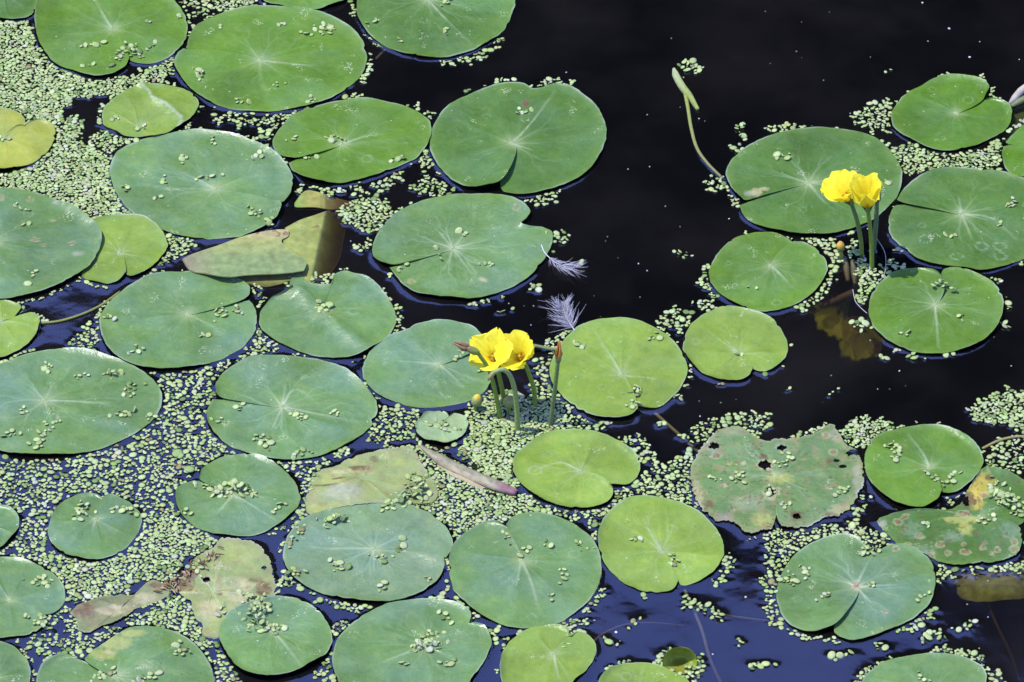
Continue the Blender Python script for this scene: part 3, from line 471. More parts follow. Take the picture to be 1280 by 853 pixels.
    ii,jj=np.meshgrid(np.arange(NR-1),np.arange(NA-1),indexing='ij'); a=(ii*NA+jj).ravel()
    top=np.stack([a,a+NA,a+NA+1,a+1],1)
    area2=np.cross(O[0]-hw,O[NA//3]-hw)
    if area2<0: top=top[:,::-1]
    keep=np.ones(len(top),bool)
    if op.get('holes'):
        cen=flat[top].mean(1)
        for cx,cy,rx,ry in op['holes']:
            c=atn([(cx,cy)])[0]; ex=atn([(cx+rx,cy)])[0]; ey=atn([(cx,cy+ry)])[0]
            d=np.sqrt(((cen[:,0]-c[0])/abs(ex[0]-c[0]))**2+((cen[:,1]-c[1])/abs(ey[1]-c[1]))**2)+vnoise(cen,330,idx+5)*.6
            keep&=d>.9
    top=top[keep]; bot=top[:,::-1]+n
    j=np.arange(NA-1); outr=(NR-1)*NA+j
    side=np.stack([outr,outr+n,outr+n+1,outr+1],1)
    i=np.arange(NR-1)*NA
    s_a=np.stack([i,i+n,i+n+NA,i+NA],1); i2=i+NA-1; s_b=np.stack([i2,i2+NA,i2+n+NA,i2+n],1)
    if area2<0: side,s_a,s_b=side[:,::-1],s_a[:,::-1],s_b[:,::-1]
    tri=np.stack([np.full(NA-1,2*n),j,j+1],1)
    if area2<0: tri=tri[:,::-1]
    trib=np.stack([np.full(NA-1,2*n+1),j+1+n,j+n],1)
    if area2<0: trib=trib[:,::-1]
    Q=np.concatenate([top,bot,side,s_a,s_b])
    root=empty('lily_pad',(hw[0],hw[1],0)); tag(root,label,'lily pad',GROUP_PAD)
    me=np_mesh('leaf_blade',X-np.array((hw[0],hw[1],0)),Q,np.concatenate([tri,trib])); me.set_sharp_from_angle(angle=R(55))
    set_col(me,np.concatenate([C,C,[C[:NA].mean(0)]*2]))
    uvl=me.uv_layers.new(name='UVMap'); UVv=np.concatenate([np.stack([U,T],1)]*2+[np.array([[.5,0],[.5,0]])])
    lvi=np.empty(len(me.loops),np.int32); me.loops.foreach_get('vertex_index',lvi); uvl.data.foreach_set('uv',UVv[lvi].astype(np.float32).ravel())
    vein=op.get('vein',1.0)
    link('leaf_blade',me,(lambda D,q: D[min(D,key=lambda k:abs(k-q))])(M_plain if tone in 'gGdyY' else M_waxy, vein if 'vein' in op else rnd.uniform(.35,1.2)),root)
    # hub: the pale knot where the stalk joins, with short ribs running out
    if -5<hub[0]<1285 and -5<hub[1]<858 and tone not in 'TN':
        mb=MB(); k=rnd.choice([6,7,8]); c=(.24,.30,.10)
        if key=='AH': c=(.30,.15,.09)
        V=[(hw[0],hw[1],hz+.0009)]; F=[]; m=6*k
        for q in range(m):
            th=2*math.pi*q/m; V.append((hw[0]+math.cos(th)*.0008*(1+.5*math.cos(th*k)),hw[1]+math.sin(th)*.0008*(1+.5*math.cos(th*k)),hz+.0006))
        for q in range(m):
            th=2*math.pi*q/m; V.append((hw[0]+math.cos(th)*.0019*(1+.55*math.cos(th*k)),hw[1]+math.sin(th)*.0019*(1+.55*math.cos(th*k)),hz-.0001))
        for q in range(m):
            F.append((0,1+q,1+(q+1)%m)); F.append((1+q,1+m+q,1+m+(q+1)%m,1+(q+1)%m))
        mb.add(V,F,c); mb.build('leaf_hub',M_hub,root)
    pad_info[key]=dict(hub=hw,outline=O,top=X[:n],phrase=phrase,pts=pts,hubpx=hub,root=root)
ORDER=list(PADS)
for i,k in enumerate(ORDER): make_pad(k,i+1)

# raster of the pads in photo pixels (with a margin), for keeping loose duckweed off them
MX,MY,MG=1400,980,60
def raster(pts):
    mask=np.zeros((MY,MX),bool)
    p=pts+MG; x0,x1=int(max(0,p[:,0].min()-1)),int(min(MX-1,p[:,0].max()+2)); y0,y1=int(max(0,p[:,1].min()-1)),int(min(MY-1,p[:,1].max()+2))
    if x1<=x0 or y1<=y0: return mask
    yy,xx=np.mgrid[y0:y1,x0:x1]; ins=np.zeros(yy.shape,bool)
    q=np.roll(p,-1,0)
    for (ax,ay),(bx,by) in zip(p,q):
        if ay==by: continue
        c=((ay>yy)!=(by>yy))&(xx<(bx-ax)*(yy-ay)/(by-ay)+ax); ins^=c
    mask[y0:y1,x0:x1]=ins; return mask
def to_px(P):
    P=np.asarray(P,float); d=np.concatenate([P-np.array(CAM)[None,:2],np.full((len(P),1),-CAM.z)],1)
    f=d@np.array(FWD); return np.stack([W0/2+(d@np.array(RIGHT))/f/HALF*W0/2, H0/2-(d@np.array(UP))/f/HALF*W0/2],1)
PADMASK=np.zeros((MY,MX),bool)
for k in ORDER:
    p=pad_info[k]; o=to_px(p['outline']); h=np.array(p['hubpx'],float); d=o-h
    if k in ('BB','BA'): continue
    PADMASK|=raster(h+d*(1+2.2/np.linalg.norm(d,axis=1))[:,None])
def in_pad(x,y):
    xi,yi=int(x+MG),int(y+MG); return 0<=xi<MX and 0<=yi<MY and PADMASK[yi,xi]

# ---------------------------------------------------------------- duckweed
NF=10
def frond_template():
    th=np.linspace(0,2*np.pi,NF,endpoint=False); cs=np.stack([np.cos(th),np.sin(th)*.82],1)
    V=np.zeros((1+3*NF,3)); V[0]=(0,0,.09)
    V[1:1+NF,:2]=cs*.58; V[1:1+NF,2]=.085
    V[1+NF:1+2*NF,:2]=cs; V[1+NF:1+2*NF,2]=.02
    V[1+2*NF:,:2]=cs*.8; V[1+2*NF:,2]=-.20
    q=[];t=[]
    for k in range(NF):
        k2=(k+1)%NF; t.append((0,1+k,1+k2)); q.append((1+k,1+NF+k,1+NF+k2,1+k2)); q.append((1+NF+k,1+2*NF+k,1+2*NF+k2,1+NF+k2))
    return V,np.array(q),np.array(t)
FV,FQ,FT=frond_template()
def weed_col():
    r=rnd.random()
    if rnd.random()<.07: return list(np.array((.13,.20,.05))*rnd.uniform(.8,1.3))
    if rnd.random()<.015: return [.20,.19,.07]
    if r<.60: c=(.31,.385,.130)
    elif r<.80: c=(.25,.335,.090)
    elif r<.95: c=(.34,.40,.165)
    else: c=(.34,.37,.20)
    j=rnd.uniform(.82,1.15); return [c[0]*j*rnd.uniform(.94,1.06),c[1]*j,c[2]*j]
def frond_mesh(name, fr, origin):       # fr: x,y,z,r,rot,tiltx,tilty,colour
    n=len(fr); nv=len(FV); V=np.zeros((n*nv,3)); C=np.zeros((n*nv,3)); Q=[];T=[]
    for i,(x,y,z,r,rot,tx,ty,c) in enumerate(fr):
        M=np.array(Matrix.Rotation(tx,3,'X')@Matrix.Rotation(ty,3,'Y')@Matrix.Rotation(rot,3,'Z'))
        V[i*nv:(i+1)*nv]=(FV*r)@M.T+np.array((x,y,z)); C[i*nv:(i+1)*nv]=c
        C[i*nv]*=1.06
    off=(np.arange(n)*nv)[:,None,None]
    me=np_mesh(name,V-np.array(origin),(FQ[None]+off).reshape(-1,4),(FT[None]+off).reshape(-1,3)); set_col(me,C); return me
cell=.004; grid={}
def free(x,y,r,k):
    gx,gy=int(math.floor(x/cell)),int(math.floor(y/cell))
    for a in (-1,0,1):
        for b_ in (-1,0,1):
            for (X,Y,Rr) in grid.get((gx+a,gy+b_),()):
                if (x-X)**2+(y-Y)**2<((r+Rr)*k)**2: return False
    return True
def put(x,y,r): grid.setdefault((int(math.floor(x/cell)),int(math.floor(y/cell))),[]).append((x,y,r))
def water_z(x,y): return .0004
mat_fr=[]
def rsize(): return min(.0031,max(.0009,rnd.lognormvariate(math.log(.00178),.33)))
def new_frond(x,y,k,shrink=1.0):
    r=rsize()*shrink
    if not free(x,y,r,k): return False
    col=weed_col(); put(x,y,r); mat_fr.append((x,y,.0005+rnd.uniform(0,.0006),r,rnd.uniform(0,6.28),rnd.gauss(0,.09),rnd.gauss(0,.09),col))
    for q in range(rnd.choice((0,1,1,2,2,3))):                # daughter fronds still attached
        a=rnd.uniform(0,6.28); r2=r*rnd.uniform(.55,1.0); X,Y=x+math.cos(a)*(r+r2)*.72,y+math.sin(a)*(r+r2)*.72
        p=to_px([(X,Y)])[0]
        if in_pad(p[0],p[1]) or not free(X,Y,r2,min(k*.84,.70)): continue
        put(X,Y,r2); mat_fr.append((X,Y,.0004+rnd.uniform(0,.0007),r2,a,rnd.gauss(0,.15),rnd.gauss(0,.15),[c*rnd.uniform(.92,1.08) for c in col]))
    return True
def pip(x,y,P):
    ins=False; n=len(P); j=n-1
    for i in range(n):
        if (P[i][1]>y)!=(P[j][1]>y) and x<(P[j][0]-P[i][0])*(y-P[i][1])/(P[j][1]-P[i][1])+P[i][0]: ins=not ins
        j=i
    return ins
for s,hwid,dens in MATS:
    if dens<=0: continue
    P=[tuple(map(float,q.split(','))) for q in s.split()]
    P=[(-50.0 if x<=0 else x, -30.0 if y<=0 else 885.0 if y>=853 else y) for x,y in P]      # the carpet goes on past the frame
    x0,x1=min(p[0] for p in P)-6,max(p[0] for p in P)+6; y0,y1=min(p[1] for p in P)-6,max(p[1] for p in P)+6
    area=(x1-x0)*(y1-y0); N=int(area/21*(14 if dens>.8 else 5.5))
    k=.66 if dens>.9 else .74 if dens>.8 else .88
    for _ in range(N):
        x,y=rnd.uniform(x0,x1),rnd.uniform(y0,y1)
        jx,jy=x+rnd.gauss(0,2.5),y+rnd.gauss(0,2)
        if not pip(x,y,P) or in_pad(jx,jy): continue
        g=mnoise.noise(Vector((jx*.055,jy*.075,3.3)))*.6+mnoise.noise(Vector((jx*.13,jy*.18,8.1)))*.5
        if g*.62+.5>dens+.06: continue
        w=at(jx,jy); new_frond(w.x,w.y,k)
# thin broken fringe that clings to the pad edges
for kx in ORDER:
    o=to_px(pad_info[kx]['outline']); h=np.array(pad_info[kx]['hubpx'],float)
    for q in o:
        if not(-20<q[0]<1300 and -20<q[1]<873): continue
        left=max(0,1-q[0]/900); pr=.10+.22*left
        if mnoise.noise(Vector((q[0]*.03,q[1]*.04,5.5)))<.12: continue
        if rnd.random()<pr*1.6:
            d=(q-h)/np.linalg.norm(q-h); e=q+d*rnd.uniform(2.5,6)
            if in_pad(e[0],e[1]): continue
            w=at(e[0],e[1]); new_frond(w.x,w.y,.85,.85)
o=link('duckweed_mat',frond_mesh('duckweed_mat',mat_fr,(0,0,0)),M_weed); tag(o,'pale green carpet of tiny duckweed fronds filling gaps between the pads','duckweed',kind='stuff')
print('fronds in mat',len(mat_fr))

raft_fr=[]
def size_word(n): return 'single' if n==1 else 'tiny' if n<=3 else 'small' if n<=7 else 'middling' if n<=12 else 'big'
def cluster(x,y,n,z0,heap=False,elong=None):
    fr=[]; r0=.0016
    Rr=r0*math.sqrt(n)*(.72 if heap else .92)
    an=rnd.uniform(0,3.14); st=rnd.uniform(1.0,1.9); taken=[]
    tries=0
    while len(fr)<n and tries<n*60:
        tries+=1
        a=rnd.gauss(0,.62)*Rr*st; b_=rnd.gauss(0,.62)*Rr/st**.6
        X,Y=x+a*math.cos(an)-b_*math.sin(an),y+a*math.sin(an)+b_*math.cos(an)
        r=rsize()*1.12
        if any((X-p)**2+(Y-q)**2<((r+s)*(.48 if heap else .66))**2 for p,q,s in taken): continue
        taken.append((X,Y,r)); dd=math.hypot(a/st,b_)/max(Rr,1e-4)
        zz=z0+.0007+(max(0,1-dd)*.0012*math.sqrt(n) if heap else rnd.uniform(0,.0006))
        til=.5 if heap else .34
        fr.append((X,Y,zz,r,rnd.uniform(0,6.28),rnd.gauss(0,til),rnd.gauss(0,til),weed_col()))
    return fr
tl=[t.split() for t in TUFTS.replace('\n',';').split(';') if t.strip()]
entries=[]
for k,x,y,n in tl:
    n=int(n)
    if n==0: continue
    p=pad_info[k]; x,y=float(x),float(y); w=at(x,y,.002)
    dx,dy=x-p['hubpx'][0],(y-p['hubpx'][1])
    ext=to_px(p['outline']); rx=(ext[:,0].max()-ext[:,0].min())/2; ry=(ext[:,1].max()-ext[:,1].min())/2
    a,b_=dx/rx,dy/ry
    if math.hypot(a,b_)<.28: where='by the hub of'
    else:
        far='near the' if math.hypot(a,b_)>.62 else 'halfway to the'
        where=f"{far} {('right' if a>0 else 'left') if abs(a)>abs(b_) else ('lower' if b_>0 else 'upper')} edge of"
    entries.append([k,x,y,n,w,f"{size_word(n)} duckweed tuft {where} {p['phrase']}"])
by={}
for e in entries: by.setdefault(e[5],[]).append(e)
for lab,es in by.items():
    if len(es)>1:
        es.sort(key=lambda e:e[1])
        names=['left','right'] if len(es)==2 else ['leftmost','middle','rightmost'] if len(es)==3 else ['first','second','third','fourth','fifth','sixth'][:len(es)]
        for e,nm in zip(es,names): e[5]=nm+' '+e[5]
for k,x,y,n,w,lab in entries:
    top=pad_info[k]['top']; d=((top[:,0]-w.x)**2+(top[:,1]-w.y)**2); z=float(top[np.argmin(d),2])
    fr=cluster(w.x,w.y,n,z,heap=n>=20 or (n>=12 and rnd.random()<.5))
    tag(link('duckweed_tuft',frond_mesh('duckweed_tuft',fr,(w.x,w.y,z)),M_weed,None,(w.x,w.y,z)),lab,'duckweed','duckweed tufts stranded on the pads')
rl=[tuple(map(float,t.split())) for t in RAFTS.replace('\n',';').split(';') if t.strip()]
raft_frs=[]
for x,y,n in rl:
    n=int(n)
    if n==0: continue
    w=at(x,y); fr=cluster(w.x,w.y,n,0.0)
    raft_frs+=fr
    # say where it floats: the nearest pad and the side of it
    best=min(ORDER,key=lambda k:np.min(np.linalg.norm(to_px(pad_info[k]['outline'])-np.array((x,y)),axis=1)))
    hx,hy=pad_info[best]['hubpx']; dx,dy=x-hx,(y-hy)*1.5
    side=('to the right of' if dx>0 else 'to the left of') if abs(dx)>abs(dy) else ('below' if dy>0 else 'above')
    raft=[x,y,n,w,fr,f"{size_word(n)} duckweed raft floating {side} {pad_info[best]['phrase']}"]
    raft_fr.append(raft)
by={}
for e in raft_fr: by.setdefault(e[5],[]).append(e)
for lab,es in by.items():
    if len(es)>1:
        es.sort(key=lambda e:e[0])
        names=['left','right'] if len(es)==2 else ['leftmost','middle','rightmost'] if len(es)==3 else ['first','second','third','fourth','fifth','sixth'][:len(es)]
        for e,nm in zip(es,names): e[5]=nm+' '+e[5]
for x,y,n,w,fr,lab in raft_fr:
    tag(link('duckweed_raft',frond_mesh('duckweed_raft',fr,(w.x,w.y,0)),M_weed,None,(w.x,w.y,0)),lab,'duckweed','loose duckweed rafts on open water')
# three large round fronds among the small ones
for x,y,r,lab in ((222,567,.0047,'large notched round duckweed frond, the bigger of two in the field'),(237,587,.0042,'smooth oval large duckweed frond just below the notched one'),(1080,173,.0030,'round pale frond touching the rim of the dark flower-side pad')):
    w=at(x,y,.0012); fr=[(w.x,w.y,.0016,r,rnd.uniform(0,6),.03,.05,(.20,.30,.09))]
    if r>.0045: fr.append((w.x+.002,w.y-.0025,.0015,r*.7,1.0,.05,-.05,(.21,.31,.09)))
    tag(link('duckweed_frond',frond_mesh('duckweed_frond',fr,(w.x,w.y,0)),M_weed,None,(w.x,w.y,0)),lab,'duckweed','large round duckweed fronds')
# pale specks of seed and dust on the surface
spk=[]
known=[(1002,28),(1002,73),(1088,72),(1153,4),(1212,72),(1274,75),(809,144),(881,152),(785,212),(812,209),(850,284),(800,372),(711,386),(809,339),(757,302),(1097,487),(1112,487),(1132,483),(1039,470),(1264,458),(808,748),(932,747),(775,802),(770,791),(1224,811),(1202,812),(1235,772),(1209,756),(874,502),(901,504),(920,500),(875,521),(1200,590),(743,776),(652,741),(640,748),(636,380),(655,383),(667,383),(1258,372)]
for _ in range(90):
    known.append((rnd.uniform(640,1280),rnd.uniform(0,560)) if rnd.random()<.45 else (rnd.uniform(0,1280),rnd.uniform(300,853)))
for x,y in known:
    if in_pad(x,y): continue
    w=at(x,y); r=rnd.uniform(.0003,.0008) if rnd.random()<.8 else .0011
    spk.append((w.x,w.y,.0004,r,rnd.uniform(0,6),rnd.gauss(0,.2),rnd.gauss(0,.2),(.45,.44,.38) if rnd.random()<.6 else (.30,.33,.15)))
tag(link('floating_specks',frond_mesh('floating_specks',spk,(0,0,0)),M_weed),'pale specks of seed and dust drifting on the dark water','debris',kind='stuff')

# ---------------------------------------------------------------- water with the meniscus that climbs every floating edge
LAM=.0020
x0,x1,y0,y1=-.56,.56,-.50,.66
step=.0013
nx,ny=int((x1-x0)/step)+1,int((y1-y0)/step)+1
gx=np.linspace(x0,x1,nx); gy=np.linspace(y0,y1,ny)
Hh=np.zeros((ny,nx))
def splat_poly(O,h0,lam=LAM):
    mg=.016
    a,b_=np.searchsorted(gx,[O[:,0].min()-mg,O[:,0].max()+mg]); c,d=np.searchsorted(gy,[O[:,1].min()-mg,O[:,1].max()+mg])
    if b_<=a or d<=c: return
    XX,YY=np.meshgrid(gx[a:b_],gy[c:d]); best=np.full(XX.shape,1e9)
    P=O[::2]; Q=np.roll(P,-1,0)
    for p,q in zip(P,Q):
        e=q-p; L=e@e+1e-12; t=np.clip(((XX-p[0])*e[0]+(YY-p[1])*e[1])/L,0,1)
        best=np.minimum(best,(XX-p[0]-t*e[0])**2+(YY-p[1]-t*e[1])**2)
    Hh[c:d,a:b_]=np.maximum(Hh[c:d,a:b_],h0*np.exp(-np.sqrt(best)/lam))
for k in ORDER:
    splat_poly(pad_info[k]['outline'],.00055 if k not in ('BA','BB') else .0003)
def splat_dot(x,y,r,h0):
    m=int((r+.006)/step)+1; i=int((x-x0)/step); j=int((y-y0)/step)
    a,b_,c,d=max(0,i-m),min(nx,i+m+1),max(0,j-m),min(ny,j+m+1)
    if b_<=a or d<=c: return
    dd=np.sqrt((gx[a:b_][None]-x)**2+(gy[c:d][:,None]-y)**2)
    Hh[c:d,a:b_]=np.maximum(Hh[c:d,a:b_],h0*np.exp(-np.maximum(dd-r,0)/.0020))
for f in mat_fr: splat_dot(f[0],f[1],f[3]*.9,.00017)
for f in raft_frs: splat_dot(f[0],f[1],f[3]*.9,.00015)
for sx_,sy_ in ((631,505),(669,507),(1077,318),(1090,334),(688,531),(625,522),(647,538),(1092,312),(1052,322)):
    w=at(sx_,sy_); splat_dot(w.x,w.y,.0016,.0007)
for q in spline(np.array([(842,86),(853,109),(864,132),(864,160),(871,185),(884,204),(902,222)],float),60):
    w=at(*q); splat_dot(w.x,w.y,.0012,.00035)
fadex=np.clip(np.minimum(gx-x0,x1-gx)/.04,0,1); fadey=np.clip(np.minimum(gy-y0,y1-gy)/.04,0,1)
Hh*=fadex[None]*fadey[:,None]
XX,YY=np.meshgrid(gx,gy); V=np.stack([XX.ravel(),YY.ravel(),Hh.ravel()],1)
ii,jj=np.meshgrid(np.arange(ny-1),np.arange(nx-1),indexing='ij'); a=(ii*nx+jj).ravel(); Q=np.stack([a,a+1,a+nx+1,a+nx],1)
BX0,BX1,BY0,BY1,BZ=-16,16,-7,13,-.45
nb=len(V); ring=np.array([(BX0,BY0,0),(BX1,BY0,0),(BX1,BY1,0),(BX0,BY1,0),(BX0,BY0,BZ),(BX1,BY0,BZ),(BX1,BY1,BZ),(BX0,BY1,BZ)])
V=np.concatenate([V,ring]); c0,c1,c2,c3=0,nx-1,nx*ny-1,nx*(ny-1)
bot=list(range(0,nx)); rgt=[i*nx+nx-1 for i in range(ny)]; tp=[nx*(ny-1)+i for i in range(nx)][::-1]; lft=[i*nx for i in range(ny)][::-1]
Qx=[(nb+0,nb+4,nb+5,nb+1),(nb+1,nb+5,nb+6,nb+2),(nb+2,nb+6,nb+7,nb+3),(nb+3,nb+7,nb+4,nb+0),(nb+4,nb+7,nb+6,nb+5)]
T=[]
for edge,(o0,o1) in ((bot,(nb+0,nb+1)),(rgt,(nb+1,nb+2)),(tp,(nb+2,nb+3)),(lft,(nb+3,nb+0))):
    m=len(edge)//2
    for i in range(len(edge)-1): T.append((o0 if i<m else o1, edge[i+1], edge[i])[::1])
    T.append((o0,o1,edge[m]))
me=np_mesh('water',V,np.concatenate([Q,np.array(Qx)]),np.array(T))
m,nt,out=mat('pond_water'); b=NB(nt)
geo=b.n('ShaderNodeNewGeometry').outputs['Position']
bp=b.n('ShaderNodeBump'); bp.inputs['Strength'].default_value=.35; bp.inputs['Distance'].default_value=.0010; b.l(b.m('ADD',b.noise(geo,14,2),b.m('MULTIPLY',b.noise(geo,55,2),.25)),bp.inputs['Height'])
fr=b.n('ShaderNodeFresnel'); fr.inputs['IOR'].default_value=WATER_IOR; b.l(bp.outputs[0],fr.inputs['Normal'])
gl=b.n('ShaderNodeBsdfGlossy'); gl.inputs['Roughness'].default_value=.06; b.l(bp.outputs[0],gl.inputs['Normal'])
tr=b.n('ShaderNodeBsdfTransparent'); tr.inputs[0].default_value=(.88,.86,.78,1)
ms=b.n('ShaderNodeMixShader'); bk=b.n('ShaderNodeNewGeometry').outputs['Backfacing']; b.l(b.m('MULTIPLY',fr.outputs[0],b.m('SUBTRACT',1.0,bk)),ms.inputs[0]); b.l(tr.outputs[0],ms.inputs[1]); b.l(gl.outputs[0],ms.inputs[2]); mu=b.n('ShaderNodeBsdfDiffuse'); mu.inputs[0].default_value=(.0024,.0023,.0024,1); b.l(b.mix(b.rng(b.noise(geo,7,4,.6),.42,.72,0,1),(.0018,.0017,.0018,1),(.0058,.0052,.0046,1)),mu.inputs[0]); ad=b.n('ShaderNodeAddShader'); b.l(ms.outputs[0],ad.inputs[0]); b.l(mu.outputs[0],ad.inputs[1]); b.l(ad.outputs[0],out.inputs[0])
va=b.n('ShaderNodeVolumeAbsorption'); va.inputs['Color'].default_value=(.55,.42,.22,1); va.inputs['Density'].default_value=85; b.l(va.outputs[0],out.inputs['Volume'])
tag(link('water',me,m),kind='structure')
# ---------------------------------------------------------------- dead and folded leaves, each from its own outline with real height
def sheet(name, hub, outline, zf, cf, material, parent, na=150, nr=26, seed=1, rag=.0, thick=.0005):
    pts=[tuple(map(float,p.split(','))) for p in outline.split()] if isinstance(outline,str) else outline
    pts=pts+[pts[0]]; O=spline(np.array(pts),na+1)[:na]; h=np.array(hub,float)
    if rag: O=h+(O-h)*(1+np.array([mnoise.noise(Vector((p[0]*.12,p[1]*.12,seed))) for p in O])*rag)[:,None]
    V=[];C=[]
    t=(np.arange(0,nr+1)/nr)**.9
    for j in range(nr+1):
        for i in range(na):
            q=h+(O[i]-h)*t[j]; z=zf(q[0],q[1],t[j]); w=at(q[0],q[1],z); V.append(w)
            n1=mnoise.noise(Vector((q[0]*.06,q[1]*.08,seed))); n2=mnoise.noise(Vector((q[0]*.13,q[1]*.16,seed+9)))
            c=np.array(cf(q[0],q[1],t[j],n1,n2))*(1+.16*n1+.14*n2); C.append(np.clip(c,.003,.9))
    V=np.array(V); n=len(V)
    ii,jj=np.meshgrid(np.arange(nr),np.arange(na),indexing='ij'); a=(ii*na+jj).ravel(); b2=(ii*na+(jj+1)%na).ravel()
    Q=np.stack([a,a+na,b2+na,b2],1)
    pr=np.array(V[Q[len(Q)//2]]); nrm=np.cross(pr[1]-pr[0],pr[3]-pr[0])
    if nrm[2]<0: Q=Q[:,::-1]
    B=V.copy(); B[:,2]-=thick
    j=np.arange(na); o=nr*na+j; o2=nr*na+(j+1)%na; S=np.stack([o,o+n,o2+n,o2],1)
    X=np.concatenate([V,B]); off=np.array(parent.location) if parent is not None else np.zeros(3)
    me=np_mesh(name,X-off,np.concatenate([Q,Q[:,::-1]+n,S])); set_col(me,np.concatenate([C,C]))
    return link(name,me,material,parent)
def lerp(a,b,f): f=max(0,min(1,f)); return [x+(y-x)*f for x,y in zip(a,b)]
def zz(s,ox,oy,k): return [(ox+float(a)*k,oy+float(b)*k) for a,b in (p.split(',') for p in s.split())]

w=at(340,305); fl=tag(empty('folded_leaf',(w.x,w.y,0)),'yellowing leaf folded over on itself, its far lobes sinking into dark water','dying leaf')
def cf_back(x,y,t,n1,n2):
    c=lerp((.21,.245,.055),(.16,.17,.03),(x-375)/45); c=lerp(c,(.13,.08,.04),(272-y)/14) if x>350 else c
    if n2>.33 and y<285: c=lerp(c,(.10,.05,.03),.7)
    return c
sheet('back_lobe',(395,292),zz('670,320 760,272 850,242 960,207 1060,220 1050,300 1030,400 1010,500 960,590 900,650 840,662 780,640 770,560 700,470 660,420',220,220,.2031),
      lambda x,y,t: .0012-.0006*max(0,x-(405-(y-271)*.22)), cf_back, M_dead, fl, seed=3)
sheet('upper_lobe',(395,250),zz('728,168 780,102 830,90 920,113 1040,150 1160,165 1040,196 960,207 850,192 740,192',220,220,.2031),
      lambda x,y,t: .0014-.00022*max(0,x-400), lambda x,y,t,n1,n2: lerp(lerp((.15,.21,.04),(.22,.215,.045),(x-372)/14),(.14,.11,.045),(x-400)/22), M_dead, fl, seed=5)
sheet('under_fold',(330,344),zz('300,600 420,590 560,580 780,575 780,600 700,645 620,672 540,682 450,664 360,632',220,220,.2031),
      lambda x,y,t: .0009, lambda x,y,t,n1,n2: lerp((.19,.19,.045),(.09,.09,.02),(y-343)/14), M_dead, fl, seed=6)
def cf_flap(x,y,t,n1,n2):
    c=lerp((.25,.27,.075),(.165,.225,.075),(y-300)/24); c=lerp((.19,.175,.085),c,(x-232)/40); c=lerp(c,(.11,.13,.04),(n1-.1)*1.2)
    if y<298 and x>310: c=lerp(c,(.34,.28,.12),.6)
    if y<296 and n2>.15 and x>320: c=lerp(c,(.13,.07,.04),.8)
    return c
sheet('front_flap',(315,318),zz('35,512 100,480 250,430 400,375 520,345 600,332 690,332 690,370 650,395 665,425 720,472 800,522 792,572 770,587 640,602 450,610 320,622 180,602 85,582',220,220,.2031),
      lambda x,y,t: .0022+.0050*max(0,(y-292)/52)**1.3*min(1,max(0,(x-232)/40)), cf_flap, M_dead, fl, seed=8)

w=at(585,586); rl_=tag(empty('rolled_leaf',(w.x,w.y,0)),'pinkish grey dead leaf rolled into a spindle, purple at one end','dead leaf')
P=spline(np.array([(525,557),(540,568),(560,580),(585,592),(610,603),(632,612),(645,616)]),34); mb=MB(); V=[];F=[];C=[]; n=20
for i,(x,y) in enumerate(P):
    f=i/33; c=at(x,y,.0024); r=.0046*min(1,(.22+f*3.2))*(1 if f<.85 else 1-.35*(f-.85)/.15)
    dx=P[min(i+1,33)]-P[max(i-1,0)]; a0=at(*P[max(i-1,0)]); a1=at(*P[min(i+1,33)]); T=(a1-a0).normalized(); S=Vector((-T.y,T.x,0)); 
    for k in range(n):
        th=2*math.pi*k/n; rr=r*(1+.06*math.sin(3*th+f*7)+.05*mnoise.noise(Vector((f*9,th,2))))
        V.append(c+S*math.cos(th)*rr+Vector((0,0,math.sin(th)*rr*.72)))
        s=math.cos(th); col=lerp((.215,.210,.115),(.165,.180,.055),(s-.1)*1.4) ; col=lerp(col,(.32,.27,.13),(-s-.35)*1.6)
        if f>.78: col=lerp(col,(.20,.11,.095),(f-.78)*9)
        nn=mnoise.noise(Vector((f*14,th*1.3,4))); nn2=mnoise.noise(Vector((f*45,th*4,8)))
        if nn2>.35: col=lerp(col,(.14,.10,.07),.6)
        C.append(tuple(np.array(col)*(1+.3*nn)))
for i in range(33):
    for k in range(n): F.append((i*n+k,i*n+(k+1)%n,(i+1)*n+(k+1)%n,(i+1)*n+k))
F.append(tuple(range(n-1,-1,-1))); F.append(tuple(33*n+k for k in range(n)))
mb.add(V,F,C); mb.build('leaf_roll',M_dead,rl_)
mb=MB(); 
V=[at(x,y,z) for x,y,z in ((548,577,.002),(575,594,.0022),(605,609,.002),(603,613,.0008),(572,599,.0008),(546,582,.0008))]
mb.add(V,[(0,1,4,5),(1,2,3,4)],[(.30,.25,.12)]*6); mb.build('torn_margin',M_dead,rl_)

w=at(848,828); cl=tag(empty('cupped_leaf',(w.x,w.y,0)),'small cupped leaf standing up at the back, duckweed in its mouth, in blue water','young leaf')
sheet('leaf_cup',(851,830),'828,836 829,822 836,813 850,808.5 862,811.5 869,819 871,830 864,838 854,843 842,842 833,840',
      lambda x,y,t: -.0015+.0160*max(0,t)**2.0*max(0,min(1,(838-y)/26)), lambda x,y,t,n1,n2: (.24,.29,.025), M_dead, cl, seed=11, na=90)
cf=[]
for x,y in ((824,826),(828,832),(822,832),(832,822),(868,820),(874,822),(878,818),(866,828),(872,831),(862,834),(858,840),(850,842),(854,846),(846,845),(868,836),(862,842)):
    ww=at(x,y,.001); cf.append((ww.x,ww.y,.0012,rnd.uniform(.0013,.0024),rnd.uniform(0,6),rnd.gauss(0,.15),rnd.gauss(0,.15),weed_col()))
ww=at(850,842); tag(link('duckweed_tuft',frond_mesh('duckweed_tuft',cf,(ww.x,ww.y,0)),M_weed,None,(ww.x,ww.y,0)),'duckweed collar floating round the small cupped leaf','duckweed')

